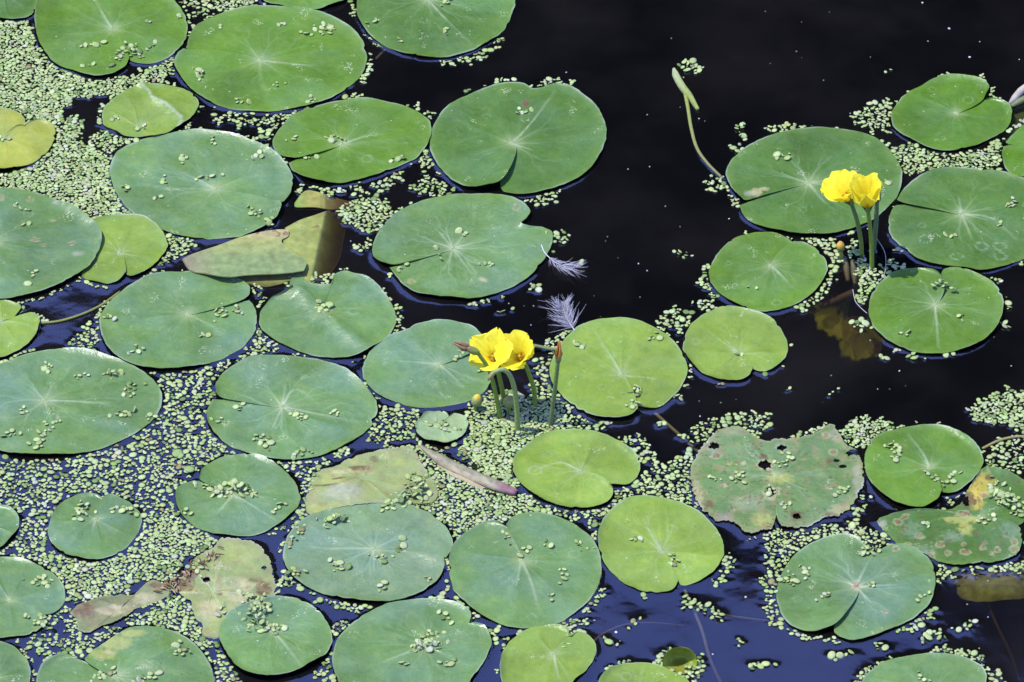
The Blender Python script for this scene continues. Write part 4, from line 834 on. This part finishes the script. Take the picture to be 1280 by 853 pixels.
# leaves under the surface
def sunk(label,hub,outl,zf,cfun,seed): 
    w=at(*hub); e=tag(empty('sunken_leaf',(w.x,w.y,0)),label,'sunken leaf'); sheet('leaf_blade',hub,outl,zf,cfun,M_sub,e,seed=seed,rag=.05); return e
sunk('olive leaf lying just under the water below the pink-spotted pad',(1245,727),zz('425,665 500,635 600,622 700,602 812,565 890,560 900,640 870,720 812,762 720,770 600,782 520,772 480,745 470,705',1080,560,.2463),
     lambda x,y,t:-.0035-.0045*t*t, lambda x,y,t,n1,n2: lerp((.15,.165,.08),(.115,.135,.022),(y-722)/18),21)
sunk('dim brown leaf deep under water between the flower clump and round pad',(1070,424),'1034,400 1050,404 1066,395 1090,404 1103,430 1096,445 1086,440 1074,448 1062,430 1052,418 1040,418',
     lambda x,y,t:-.012, lambda x,y,t,n1,n2:(.038,.029,.018),22)
sunk('dark green leaf under the edge pad beside the clean pad',(1275,158),'1254,172 1264,150 1272,132 1290,124 1310,140 1310,175 1285,185 1262,182',
     lambda x,y,t:-.006, lambda x,y,t,n1,n2:(.07,.12,.03),23)

# ---------------------------------------------------------------- stalks in and on the water
def stalk(name,label,cat,px,zs,rad,c0,c1,group=None,m=None,n=7):
    P=spline(np.array(px,float),24); Z=np.interp(np.linspace(0,1,24),np.linspace(0,1,len(zs)),zs)
    pts=[at(p[0],p[1],z) for p,z in zip(P,Z)]; w=at(*px[0]); mb=MB()
    r=rad if isinstance(rad,list) else [rad]*2; rr=list(np.interp(np.linspace(0,1,24),np.linspace(0,1,len(r)),r))
    V0=len(mb.V); mb.tube(pts,rr,n); mb.C=[tuple(lerp(c0,c1,(i//n)/23)) for i in range(len(mb.V))]
    me=bpy.data.meshes.new(name); me.from_pydata([tuple(Vector(v)-Vector((w.x,w.y,0))) for v in mb.V],[],mb.F); smooth(me); set_col(me,np.array(mb.C))
    o=link(name,me,m or M_stalk,None,(w.x,w.y,0)); return tag(o,label,cat,group)
stalk('leaf_stalk','yellow-green leaf stalk stretched over black water by the small curled pad','stalk',[(48,404),(72,402),(100,394),(126,382),(150,365)],[.0005,.0008,.0008,.0004],.0010,(.20,.22,.04),(.17,.19,.04))
SG='sunken leaf stalks'
SUB=(.10,.10,.065)
stalk('leaf_stalk','sunken brown stalk running from the fading flower pad to the ragged pad','stalk',[(818,516),(845,540),(876,568)],[-.004,-.006],.0013,(.15,.15,.06),(.12,.12,.05),SG)
stalk('leaf_stalk','long sunken stalk dropping through blue water from the clean yellow-green pad','stalk',[(856,738),(868,765),(878,790),(888,825),(905,862)],[-.003,-.006,-.014],.0012,SUB,SUB,SG)
stalk('leaf_stalk','thin curved sunken stalk in blue water next to the round pad','stalk',[(738,806),(752,794),(775,783),(800,779),(830,780),(856,783)],[-.006,-.016],.0009,SUB,SUB,SG)
stalk('leaf_stalk','thin sunken stalk reaching the reddish-hubbed pad through blue water','stalk',[(893,767),(925,772),(960,776),(985,775)],[-.006,-.012],.0008,SUB,SUB,SG)
stalk('leaf_stalk','faint sunken stalk in the dark corner below the olive sunken leaf','stalk',[(1233,752),(1250,790),(1262,815),(1275,850)],[-.016,-.03],.0010,SUB,SUB,SG)
stalk('leaf_stalk','murky thick sunken stem running from the flower clump to the small notched pads','stalk',[(1066,366),(1040,378),(1005,392),(980,402)],[-.012,-.02],.0030,(.14,.11,.085),(.11,.085,.065),SG)
stalk('leaf_stalk','sunken stem at the top between the wide pad and the long-veined pad','stalk',[(470,74),(480,64),(486,58)],[-.006,-.004],.0011,SUB,SUB,SG)
stalk('root_thread','thin white root thread looping beside the flower pair stems','root',[(1096,298),(1106,316),(1107,336),(1103,347),(1096,353)],[.008,.004,.001],.00025,(.34,.32,.26),(.32,.29,.24),'white root threads')
stalk('root_thread','thin white root thread zigzagging under the flower pair to the round pad','root',[(1066,362),(1069,376),(1075,384),(1084,392)],[.0006,.0008],.00028,(.38,.35,.30),(.35,.32,.28),'white root threads')
stalk('grass_blade','thin yellow-brown stem arching out of the water above the pink-spotted pad','stem',[(1228,561),(1246,552),(1264,547),(1290,545)],[.0006,.002,.001],.0010,(.22,.20,.05),(.24,.22,.08))

w=at(868,150); bs=tag(empty('broken_bud_stalk',(w.x,w.y,0)),'broken green bud stalk lying alone on black water, pale at its thick end','flower stalk')
mb=MB(); P=spline(np.array([(856.5,117),(860,135),(864,160),(871,185),(884,204),(902,222)]),26); mb.tube([at(x,y,.0006) for x,y in P],list(np.linspace(.0015,.0011,26)),9)
mb.C=[tuple(lerp((.22,.26,.05),(.15,.15,.05),(i//9)/25)) for i in range(len(mb.V))]; mb.build('stalk',M_stalk,bs)
mb=MB(); P=spline(np.array([(842,86),(845,95),(853,109),(862,120),(868,130),(872.5,137)]),26); mb.tube([at(x,y,.0012) for x,y in P],[.0015+.0016*math.sin(math.pi*min(1,.25+.75*i/25)) if i>2 else .0012+.0006*i for i in range(26)],11,flat=.7)
mb.C=[tuple(lerp((.30,.34,.15),(.20,.25,.05),(i//11)/16)) for i in range(len(mb.V))]; mb.build('bud',M_stalk,bs)
w=at(857,82); fr=cluster(at(858,83).x,at(858,83).y,12,.0006,True); tag(link('duckweed_tuft',frond_mesh('duckweed_tuft',fr,(w.x,w.y,0)),M_weed,None,(w.x,w.y,0)),'duckweed tuft clinging to the pale end of the broken bud stalk','duckweed')
w=at(1272,122); rb=tag(empty('rotten_shoot',(w.x,w.y,0)),'pale brown rolled shoot poking out between the clean pad and the edge pad','shoot')
mb=MB(); mb.tube([at(1261,131,.001),at(1268,123,.004),at(1276,114,.006),at(1288,104,.004)],[.0012,.0026,.0030,.0024],10,(.34,.30,.20)); mb.build('shoot',M_dead,rb)
mb=MB(); mb.tube([at(1264,133,.001),at(1274,127,.002),at(1290,118,.002)],[.0015,.0026,.0025],10,(.16,.18,.06)); mb.build('sheath',M_dead,rb)

# ---------------------------------------------------------------- flowers
def lathe(mb,base,axis,prof,cols,n=12):
    axis=axis.normalized(); a=axis.orthogonal().normalized(); b_=axis.cross(a); V=[];F=[];C=[]
    for i,(r,h) in enumerate(prof):
        for k in range(n):
            th=2*math.pi*k/n; V.append(base+axis*h+(a*math.cos(th)+b_*math.sin(th))*r); C.append(tuple(cols[i]))
    for i in range(len(prof)-1):
        for k in range(n): F.append((i*n+k,i*n+(k+1)%n,(i+1)*n+(k+1)%n,(i+1)*n+k))
    F.append(tuple(range(n-1,-1,-1))); F.append(tuple((len(prof)-1)*n+k for k in range(n)))
    mb.add(V,F,C)
GREEN=(.175,.250,.026); PALE=(.22,.29,.055)
def stem_tube(parent,base,top,mid=None,r=.0017,c0=GREEN,c1=GREEN,sub=True):
    pts=[]
    b3=at(*base); 
    P=[np.array((b3.x,b3.y,-.02)) if False else None]
    ctrl=[at_y(base[0],base[1]+4,b3.y) ,at_y(base[0],base[1],b3.y)]
    if mid:
        for (mx,my,dy) in mid: ctrl.append(at_y(mx,my,b3.y+dy))
    ctrl.append(at_y(top[0],top[1],b3.y+(top[2] if len(top)>2 else 0)))
    S=spline(np.array([tuple(c) for c in ctrl]),28); mb=MB(); mb.tube([Vector(s) for s in S],[r*(1.08-.2*i/27) for i in range(28)],10)
    mb.C=[tuple(lerp(c0,c1,(i//10)/27)) for i in range(len(mb.V))]
    mb.build('stalk',M_stalk,parent); return Vector(S[-1]),(Vector(S[-1])-Vector(S[-3])).normalized()
def petal(mb,base,axis,side,phi,L,W,o0,o1,seed,cup=.20,tipw=.70):
    rd=(side*math.cos(phi)+axis.cross(side)*math.sin(phi)).normalized(); tg=axis.cross(rd).normalized()
    NU,NV=22,17; r=.0016; h=.003; V=[];C=[];F=[]
    pos=[]
    for i in range(NU):
        u=i/(NU-1); ang=o0+(o1-o0)*u**.9; pos.append((r,h,ang)); r+=math.sin(ang)*L/(NU-1); h+=math.cos(ang)*L/(NU-1)
    for i in range(NU):
        u=i/(NU-1)
        for j in range(NV):
            v=-1+2*j/(NV-1); av=abs(v)
            uu=u*(1-.10*max(0,1-av*2.2)*u**6 - .30*av**3.2*u)            # notched tip, rounded corners
            k=uu*(NU-1); k0=int(k); f=k-k0; k1=min(k0+1,NU-1)
            rr=pos[k0][0]*(1-f)+pos[k1][0]*f; hh=pos[k0][1]*(1-f)+pos[k1][1]*f; an=pos[k0][2]
            wd=W*np.interp(uu,[0,.12,.38,.65,.85,1],[.24,.34,.80,1,.5+.62*tipw,tipw])
            fr_=1+ (.045*math.sin(u*58+seed*3)+.04*math.sin(u*97+seed))*(av>.93)
            nrm=axis*math.sin(an)-rd*math.cos(an)
            ruf=.0011*math.sin(u*13+seed+v*2.2)*av**2*u+.0005*math.sin(v*11+seed*2)*u**2
            p=base+rd*rr+axis*hh+tg*(v*wd*fr_)+nrm*(cup*wd*av**2*(1-.9*u)+ruf- .0008*math.exp(-(v/.16)**2)*u)
            V.append(p)
            c=lerp((.80,.50,.014),(.88,.77,.035),uu*3.6); c=lerp(c,(.86,.74,.08),(av-.72)*2.2*u); c=[q*(1+.05*math.sin(v*34+seed)+.04*math.sin(u*9+v*5+seed)) for q in c]; c=lerp(c,(.82,.64,.018),.3*math.exp(-(v/.13)**2)); C.append(tuple(c))
    for i in range(NU-1):
        for j in range(NV-1): F.append((i*NV+j,i*NV+j+1,(i+1)*NV+j+1,(i+1)*NV+j))
    mb.add(V,F,C)
def flower(label,base,top,axis,roll,opens,L=.017,W=.0076,mid=None,c1=GREEN,r=.0017,tipw=.70):
    b3=at(*base); root=tag(empty('yellow_flower',(b3.x,b3.y,0)),label,'flower','yellow pond flowers in bloom')
    tip,td=stem_tube(root,base,top,mid,r=r,c1=c1); ax=Vector(axis).normalized()
    mb=MB(); lathe(mb,tip-ax*.002,ax,[(.0014,0),(.0024,.0012),(.0029,.003),(.0026,.0052),(.0022,.0066)],[GREEN,(.13,.19,.05),(.15,.21,.06),(.18,.24,.06),(.3,.3,.05)])
    side=ax.orthogonal().normalized(); side=Matrix.Rotation(roll,3,ax)@side
    cal=mb.build('calyx',M_stalk,root)
    for k in range(5):                                        # pointed sepals hugging the petals
        ph=k*2*math.pi/5+.6; rd=side*math.cos(ph)+ax.cross(side)*math.sin(ph); tg=ax.cross(rd); V=[];F=[]
        for i in range(7):
            u=i/6; wv=.0019*(1-u**2.2)+.0001; o=tip+rd*(.0024+.0036*u)+ax*(.001+.0075*u)
            V+= [o-tg*wv,o+rd*.0003,o+tg*wv]
        for i in range(6): F+=[(i*3,i*3+1,i*3+4,i*3+3),(i*3+1,i*3+2,i*3+5,i*3+4)]
        mb=MB(); mb.add(V,F,(.17,.24,.03)); mb.build('sepal',M_stalk,cal)
    for k in range(5):
        mb=MB(); o0,o1=opens[k] if isinstance(opens,list) else opens
        petal(mb,tip,ax,side,k*2*math.pi/5,L*rnd.uniform(.94,1.06),W*rnd.uniform(.93,1.08),o0,o1,k+len(label),tipw=tipw); mb.build('petal',M_petal,root)
    for k in range(5):
        mb=MB(); ph=(k+.5)*2*math.pi/5; rd=side*math.cos(ph)+ax.cross(side)*math.sin(ph); p0=tip+ax*.003+rd*.0012; p1=tip+ax*.0085+rd*.0028
        mb.tube([p0,(p0+p1)/2,p1],[.0003,.0003,.0003],6,(.70,.42,.03)); mb.tube([p1-ax*.0006,p1+ax*.0008,p1+ax*.0018],[.0005,.0007,.0003],6,(.70,.38,.02)); mb.build('stamen',M_petal,root)
    mb=MB(); mb.tube([tip+ax*.003,tip+ax*.008,tip+ax*.0095],[.0009,.0008,.0010],8,(.62,.46,.05))
    mb.build('pistil',M_petal,root); return root
flower('open star-shaped yellow flower with an orange throat, in front of its neighbour bloom',(631,505),(620,453),(-.24,-.34,.90),.35,(R(24),R(64)),L=.0245,W=.0100,mid=[(627,484,.0)],tipw=.16)
flower('cupped yellow flower behind the star-shaped bloom, on a bent stalk over dark water',(669,507),(655,452),(-.36,-.36,.86),.95,[(R(20),R(56)),(R(20),R(48)),(R(22),R(58)),(R(20),R(48)),(R(20),R(54))],L=.0235,W=.0110,mid=[(667,485,0),(660,464,0)])
flower('wide ruffled yellow flower fanned open, the broader of the pair over the dark pad',(1077,318),(1064,254),(-.42,-.08,.88),.2,(R(14),R(54)),L=.0245,W=.0118,mid=[(1076,300,0),(1071,275,0)],c1=(.10,.14,.04))
flower('narrow upright yellow flower leaning out beside the wide ruffled one',(1090,334),(1085,262),(-.12,-.10,.97),.75,(R(9),R(30)),L=.0275,W=.0122,mid=[(1089,300,0)])

def bud_thing(name,label,base,top,axis,prof,cols,mid=None,r=.0016,c0=GREEN,c1=GREEN,wilt=None,group=None,cat='flower bud'):
    b3=at(*base); root=tag(empty(name,(b3.x,b3.y,0)),label,cat,group)
    tip,td=stem_tube(root,base,top,mid,r=r,c0=c0,c1=c1); ax=Vector(axis).normalized()
    mb=MB(); lathe(mb,tip-ax*.001,ax,prof,cols); bd=mb.build('bud',M_stalk,root)
    if wilt:
        mb=MB(); L=prof[-1][1]
        for k in range(6):
            ph=k*1.05; s=ax.orthogonal().normalized(); rd=(s*math.cos(ph)+ax.cross(s)*math.sin(ph)); p=tip+ax*(L*.55)
            Pp=[p+rd*.0016,p+rd*.0022+ax*.003,p+rd*.0013+ax*.006+s*.0006*math.sin(k*2),p+rd*.0008+ax*wilt[1]]
            mb.tube(Pp,[.0009,.0013,.0010,.0003],6,tuple(np.array(wilt[0])*rnd.uniform(.6,1.25)),flat=.45)
        mb.build('withered_petals',M_dead,bd)
    return root
BG='green flower buds among the duckweed'
bp_=[(.0014,0),(.0024,.002),(.0027,.0045),(.0023,.0075),(.0012,.0105),(.0003,.0118)]
bud_thing('fading_flower','spent flower on a straight stalk with withered orange-brown petals at its tip',(688,531),(697.5,452),(.06,.05,1),[(.0014,0),(.0021,.0015),(.0023,.004),(.0021,.007)],[GREEN,(.15,.20,.05),(.16,.19,.06),(.25,.18,.06)],mid=[(692,500,0)],r=.0017,c0=(.13,.17,.05),c1=(.13,.20,.05),wilt=((.50,.20,.03),.0135),cat='flower')
bud_thing('withered_bud','withered brown-tipped bud leaning out behind the star-shaped flower',(625,522),(597,441),(-.88,.10,.42),[(.0014,0),(.0025,.002),(.0028,.005),(.0022,.009),(.0014,.012),(.0008,.014)],[GREEN,GREEN,(.16,.18,.05),(.20,.17,.04),(.25,.17,.05),(.28,.17,.06)],mid=[(619,490,0),(611,462,0)],wilt=((.30,.18,.07),.011))
bud_thing('drooping_stalk','pale green stalk that arches over and droops below the cupped flower',(647,538),(617,466,-.006),(-.5,-.2,-.7),[(.0013,0),(.0018,.002),(.0016,.005),(.0006,.008)],[PALE,(.25,.24,.07),(.33,.22,.08),(.3,.17,.07)],mid=[(646,510,0),(643,486,-.001),(637,469,-.002),(628,462,-.004)],r=.0019,c0=PALE,c1=(.24,.30,.08),cat='flower stalk')
bud_thing('flower_bud','plump green bud with a yellow tip at the pad edge, beside the flower stalks',(594,513),(595,506),(.15,-.05,.95),[(.0014,0),(.0036,.002),(.0042,.0045),(.0036,.0075),(.0018,.0100),(.0004,.0110)],[(.14,.2,.05),(.17,.23,.06),(.22,.27,.07),(.27,.28,.06),(.55,.42,.04),(.6,.4,.04)],group=BG)
bud_thing('flower_bud','knobbly green bud between the stalks of the two left blooms',(636,516),(636,508),(.02,-.1,.95),[(.0014,0),(.0034,.0018),(.0043,.0045),(.0038,.0075),(.0020,.0100),(.0004,.0112)],[(.14,.2,.05),(.18,.23,.06),(.22,.26,.06),(.24,.27,.06),(.24,.24,.05),(.2,.2,.05)],group=BG)
bud_thing('flower_bud','orange-yellow tipped bud on a short stalk left of the flower pair stems',(1052,322),(1051,313),(-.1,-.05,.98),[(.0013,0),(.0028,.002),(.0032,.0045),(.0028,.0070),(.0013,.0092),(.0004,.0100)],[(.10,.14,.04),(.15,.16,.04),(.30,.22,.04),(.52,.34,.04),(.6,.34,.05),(.5,.25,.05)],group=BG)
bud_thing('closed_flower','dark closed flower on a tall stalk hidden behind the narrow yellow flower',(1092,312),(1096,252),(.05,.05,1),[(.0015,0),(.0026,.002),(.0030,.005),(.0024,.010),(.0012,.014),(.0004,.0155)],[GREEN,(.10,.16,.05),(.11,.17,.05),(.12,.18,.05),(.15,.18,.05),(.2,.2,.05)],mid=[(1095,280,0)],r=.0019,c0=(.11,.16,.05),c1=(.10,.15,.05))
stalk('flower_stalk','green stalk lying level from the cupped flower to the round pad','flower stalk',[(660,431),(672,433),(686,436),(697,437)],[.006,.004,.0022],.0013,(.14,.19,.05),(.16,.20,.06))
# pale sheaths at the foot of the flower pair, just below the surface
for x0_,y0_,x1_,y1_,lab in ((1056,322,1060,352,'pale sunken sheath leaning at the foot of the wide ruffled flower'),(1066,326,1069,356,'pale sunken sheath upright at the foot of the flower pair'),(1074,330,1076,352,'yellowish sunken sheath under the narrow upright flower')):
    stalk('sunken_sheath',lab,'stem',[(x0_,y0_),((x0_+x1_)/2,(y0_+y1_)/2),(x1_,y1_)],[-.002,-.008],[.0018,.0026,.0016],(.17,.18,.10),(.12,.11,.07),'sunken sheaths')

# ---------------------------------------------------------------- two down feathers
def feather(label,shaft,zs,barbs,group):
    w=at(*shaft[0]); root=tag(empty('feather',(w.x,w.y,0)),label,'feather',group)
    S=spline(np.array(shaft,float),40); Z=np.interp(np.linspace(0,1,40),np.linspace(0,1,len(zs)),zs)
    mb=MB(); mb.tube([at(p[0],p[1],z) for p,z in zip(S,Z)],list(np.linspace(.00040,.00010,40)),6,(.66,.64,.60)); mb.build('shaft',M_feather,root)
    mb=MB()
    for k in range(barbs['n']):
        f=barbs['from']+(1-barbs['from'])*(k+rnd.random())/barbs['n']; i=min(38,int(f*39)); p=S[i]; d=S[i+1]-S[max(i-1,0)]; d=d/np.linalg.norm(d)
        for s in (-1,1):
            if rnd.random()<.12: continue
            nrm=np.array((-d[1],d[0]))*s; L=barbs['len'](f,s)*rnd.uniform(.6,1.15); sw=barbs['sweep']*rnd.uniform(.6,1.4)
            Pp=[]; cur=rnd.gauss(0,.42); 
            for q in range(7):
                u=q/6; e=p+(nrm*(1-.25*sw*u)+d*sw*(u+.25))*L*u*np.array((1,.8))+np.array((-d[1],d[0]))*cur*L*u*u
                Pp.append(at(e[0],e[1],Z[i]+barbs['rise']*u*rnd.uniform(.6,1.1)+.0002))
            mb.tube(Pp,[.00014,.00013,.00012,.00011,.00010,.00008,.00005],4,tuple(np.array((.60,.59,.56))*rnd.uniform(.8,1.15)),cap=False)
    mb.build('barbs',M_feather,root)
feather('fluffy fan-shaped white down feather touching the rim of the round pad',[(718,413),(712,404),(707,395),(704,386),(702,377)],[.0016,.0010,.0012,.003],dict(n=84,len=lambda f,s:15.5*(1-.2*f)+2,sweep=.75,rise=.007,**{'from':.12}),'down feathers')
feather('curved white down feather whose quill lies on the veined pad',[(676.5,306),(681,316),(690,325),(700,331),(710,334),(720,334),(724,330)],[.0028,.0030,.0015,.0010,.0010],dict(n=44,len=lambda f,s:(11 if s>0 else 9)*(math.sin(math.pi*min(1,max(0,f-.22)/.85))**.7+.15),sweep=1.1,rise=.0025,**{'from':.34}),'down feathers')

# rotting debris between the brown leaf and the tan pad
w=at(222,728); mb=MB()
for k in range(60):
    f=rnd.random(); x=lerp((206,738),(272,690),f); x=[x[0]+rnd.gauss(0,4),x[1]+rnd.gauss(0,4)]
    a=rnd.uniform(0,3.14); L=rnd.uniform(2,6); p0=at(x[0]-math.cos(a)*L,x[1]-math.sin(a)*L*.7,.001+rnd.random()*.002); p1=at(x[0]+math.cos(a)*L,x[1]+math.sin(a)*L*.7,.001+rnd.random()*.003)
    mb.tube([p0,(p0+p1)/2+Vector((0,0,.0006)),p1],[.0004,rnd.uniform(.0005,.0013),.0003],5,rnd.choice([(.09,.055,.022),(.15,.085,.03),(.30,.21,.10),(.22,.14,.06),(.36,.29,.16)]),flat=.5)
tag(mb.build('rotting_debris',M_dead,None,(w.x,w.y,0)),'brown rotting scraps heaped between the slimy leaf and tan pad','debris',kind='stuff')

# ---------------------------------------------------------------- ground: one sheet, pond bed under the water and banks around, out to the horizon
def gz(x,y):
    d=max(abs(x)-13.0,y-10.5,-4.5-y)
    return -.30+.85*max(0,min(1,(d+1.0)/3.0))**1.4+max(0,d-2)*.02+.03*mnoise.noise(Vector((x*.6,y*.6,1)))
xs=sorted(set([-400,-150,-60,-30]+[x*1.0 for x in range(-20,21)]+[30,60,150,400])); ys=sorted(set([-400,-150,-60,-30]+[y*1.0 for y in range(-14,31)]+[45,80,200,500]))
V=[(x,y,gz(x,y)) for y in ys for x in xs]; n=len(xs); F=[(j*n+i,j*n+i+1,(j+1)*n+i+1,(j+1)*n+i) for j in range(len(ys)-1) for i in range(n-1)]
m,nt,out=mat('pond_ground'); b=NB(nt); geo=b.n('ShaderNodeNewGeometry').outputs['Position']; sp=b.n('ShaderNodeSeparateXYZ'); b.l(geo,sp.inputs[0])
mud=b.mix(b.noise(geo,9,4),(.010,.008,.005,1),(.020,.016,.010,1)); gr=b.mix(b.noise(geo,3,4),(.03,.05,.015,1),(.05,.075,.025,1))
p=b.bsdf(Base_Color=b.mix(b.rng(sp.outputs[2],-.05,.1,0,1),mud,gr),Roughness=.9,Specular_IOR_Level=.1); b.l(p.outputs[0],out.inputs[0])
tag(link('ground',np_mesh('ground',V,F),m),kind='structure')

# ---------------------------------------------------------------- the wood on the far bank: out of the frame, but the dark water mirrors it
YT=17.0
edge=[(-200,330),(0,372),(150,405),(300,452),(450,505),(560,560),(650,628),(740,690),(820,722),(900,738),(1000,742),(1060,765),(1130,800),(1200,850),(1300,930)]
def reflect_h(px,py):
    w=at(px,py); d=ray(px,py); t=(YT-w.y)/d.y; return w.x+d.x*t, -d.z*t
E=[reflect_h(*e) for e in edge]; ex=[e[0] for e in E]; eh=[e[1] for e in E]
def top_h(x):
    if x<ex[0]: return eh[0]-.35*(ex[0]-x)+.9*math.sin((x-ex[0])*.7)-.0 if x>ex[0]-9 else eh[0]-3.2+1.0*math.sin(x*.6)
    if x>ex[-1]: return eh[-1]+min(2.0,.5*(x-ex[-1]))+.8*math.sin((x-ex[-1])*.8)
    return float(np.interp(x,ex,eh))
V=[];F=[]
def leafq(p,s):
    a=Vector((rnd.gauss(0,1),rnd.gauss(0,1),rnd.gauss(0,1))).normalized(); b_=a.orthogonal().normalized(); c=a.cross(b_); i=len(V)
    V.extend([tuple(p-b_*s),tuple(p+c*s*.6),tuple(p+b_*s),tuple(p-c*s*.6)]); F.append((i,i+1,i+2,i+3))
for k in range(26000):                                        # crown edge that shows in the mirror
    x=rnd.uniform(ex[0]-.5,ex[-1]+.5); h=top_h(x)+.13*mnoise.noise(Vector((x*1.1,3,1)))+.10*mnoise.noise(Vector((x*3.2,7,1)))
    y=YT+rnd.uniform(-.9,.9); leafq(Vector((x,y,h*min(1,y/YT)-abs(rnd.gauss(0,.75))-.05)),rnd.uniform(.06,.11))
for k in range(24000):                                        # the rest of the wood
    x=rnd.uniform(-16,16); y=YT+rnd.uniform(-1.4,1.4); h=top_h(x)*min(1,y/YT)-.35; z=h*(1-rnd.random()**1.6*.92)
    leafq(Vector((x,y,z)),rnd.uniform(.16,.34))
# opaque inner wall added to block sky between the leaves
nxm=130
for j,zf_ in enumerate((0,.25,.5,.75,.93,1.0)):
    pass
mm,nt,out=mat('wood_foliage'); b=NB(nt); geo=b.n('ShaderNodeNewGeometry').outputs['Position']
c=b.mix(b.noise(geo,1.5,4),(.012,.022,.008,1),(.03,.05,.014,1)); p=b.bsdf(Base_Color=c,Roughness=.8,Specular_IOR_Level=.15); b.l(p.outputs[0],out.inputs[0])
i0=len(V); cols_=[]
for i in range(nxm+1):
    x=-16+32*i/nxm; h=top_h(x)-.42
    for zf_ in (0,.2,.4,.6,.8,.92,1.0):
        bul=.9*math.sin(math.pi*min(1,zf_*.95))+.25*mnoise.noise(Vector((x*.9,zf_*5,2)))
        ya=YT-.3-bul*.6; V.append((x,ya,max(.1,h*zf_*ya/YT-.1))); V.append((x,YT+.5+bul*.6,max(.1,h*zf_)))
for i in range(nxm):
    for z_ in range(6):
        for s in (0,1):
            a=i0+(i*7+z_)*2+s; q=(a,a+14,a+16,a+2); F.append(q if s==0 else q[::-1])
    a=i0+(i*7+6)*2; F.append((a,a+14,a+15,a+1))
me=bpy.data.meshes.new('far_wood'); me.from_pydata(V,[],F); me.update()
tag(link('far_wood',me,mm),'dark wood on the far bank mirrored in the water','wood',kind='stuff')

# ---------------------------------------------------------------- daylight
SUN_EL,SUN_AZ=R(69),R(180)       # azimuth counted from +X: light comes from the left, a touch towards the viewer
sd=Vector((math.cos(SUN_EL)*math.cos(SUN_AZ),math.cos(SUN_EL)*math.sin(SUN_AZ),math.sin(SUN_EL)))
L=bpy.data.lights.new('sun','SUN'); L.energy=SUN_STR; L.angle=R(.5); L.color=(1,.955,.88); lo=bpy.data.objects.new('sun',L); COL.objects.link(lo); lo.rotation_euler=(-sd).to_track_quat('-Z','Y').to_euler(); lo.location=(-5,0,8)
wd=bpy.data.worlds.new('World'); sc.world=wd; wd.use_nodes=True; nt=wd.node_tree
sky=nt.nodes.new('ShaderNodeTexSky'); sky.sky_type='NISHITA'; sky.sun_disc=False; sky.sun_elevation=SUN_EL; sky.sun_rotation=math.atan2(sd.x,sd.y); sky.altitude=0; sky.air_density=1.0; sky.dust_density=.1; sky.ozone_density=6.0
bg=nt.nodes['Background']; tn=nt.nodes.new('ShaderNodeMix'); tn.data_type='RGBA'; tn.blend_type='MULTIPLY'; tn.inputs[0].default_value=1; tn.inputs[7].default_value=SKY_TINT; nt.links.new(sky.outputs[0],tn.inputs[6]); nt.links.new(tn.outputs[2],bg.inputs[0]); bg.inputs[1].default_value=SKY_STR
vs=sc.view_settings; vs.view_transform='Standard'; vs.look='None'; vs.exposure=EXPOSURE; vs.gamma=1
sc.render.engine='CYCLES'; cy=sc.cycles; cy.max_bounces=8; cy.transparent_max_bounces=12; cy.diffuse_bounces=3; cy.glossy_bounces=3; cy.transmission_bounces=4; cy.volume_bounces=0; cy.caustics_reflective=False; cy.caustics_refractive=False
cy.use_denoising=True; cy.sample_clamp_indirect=4
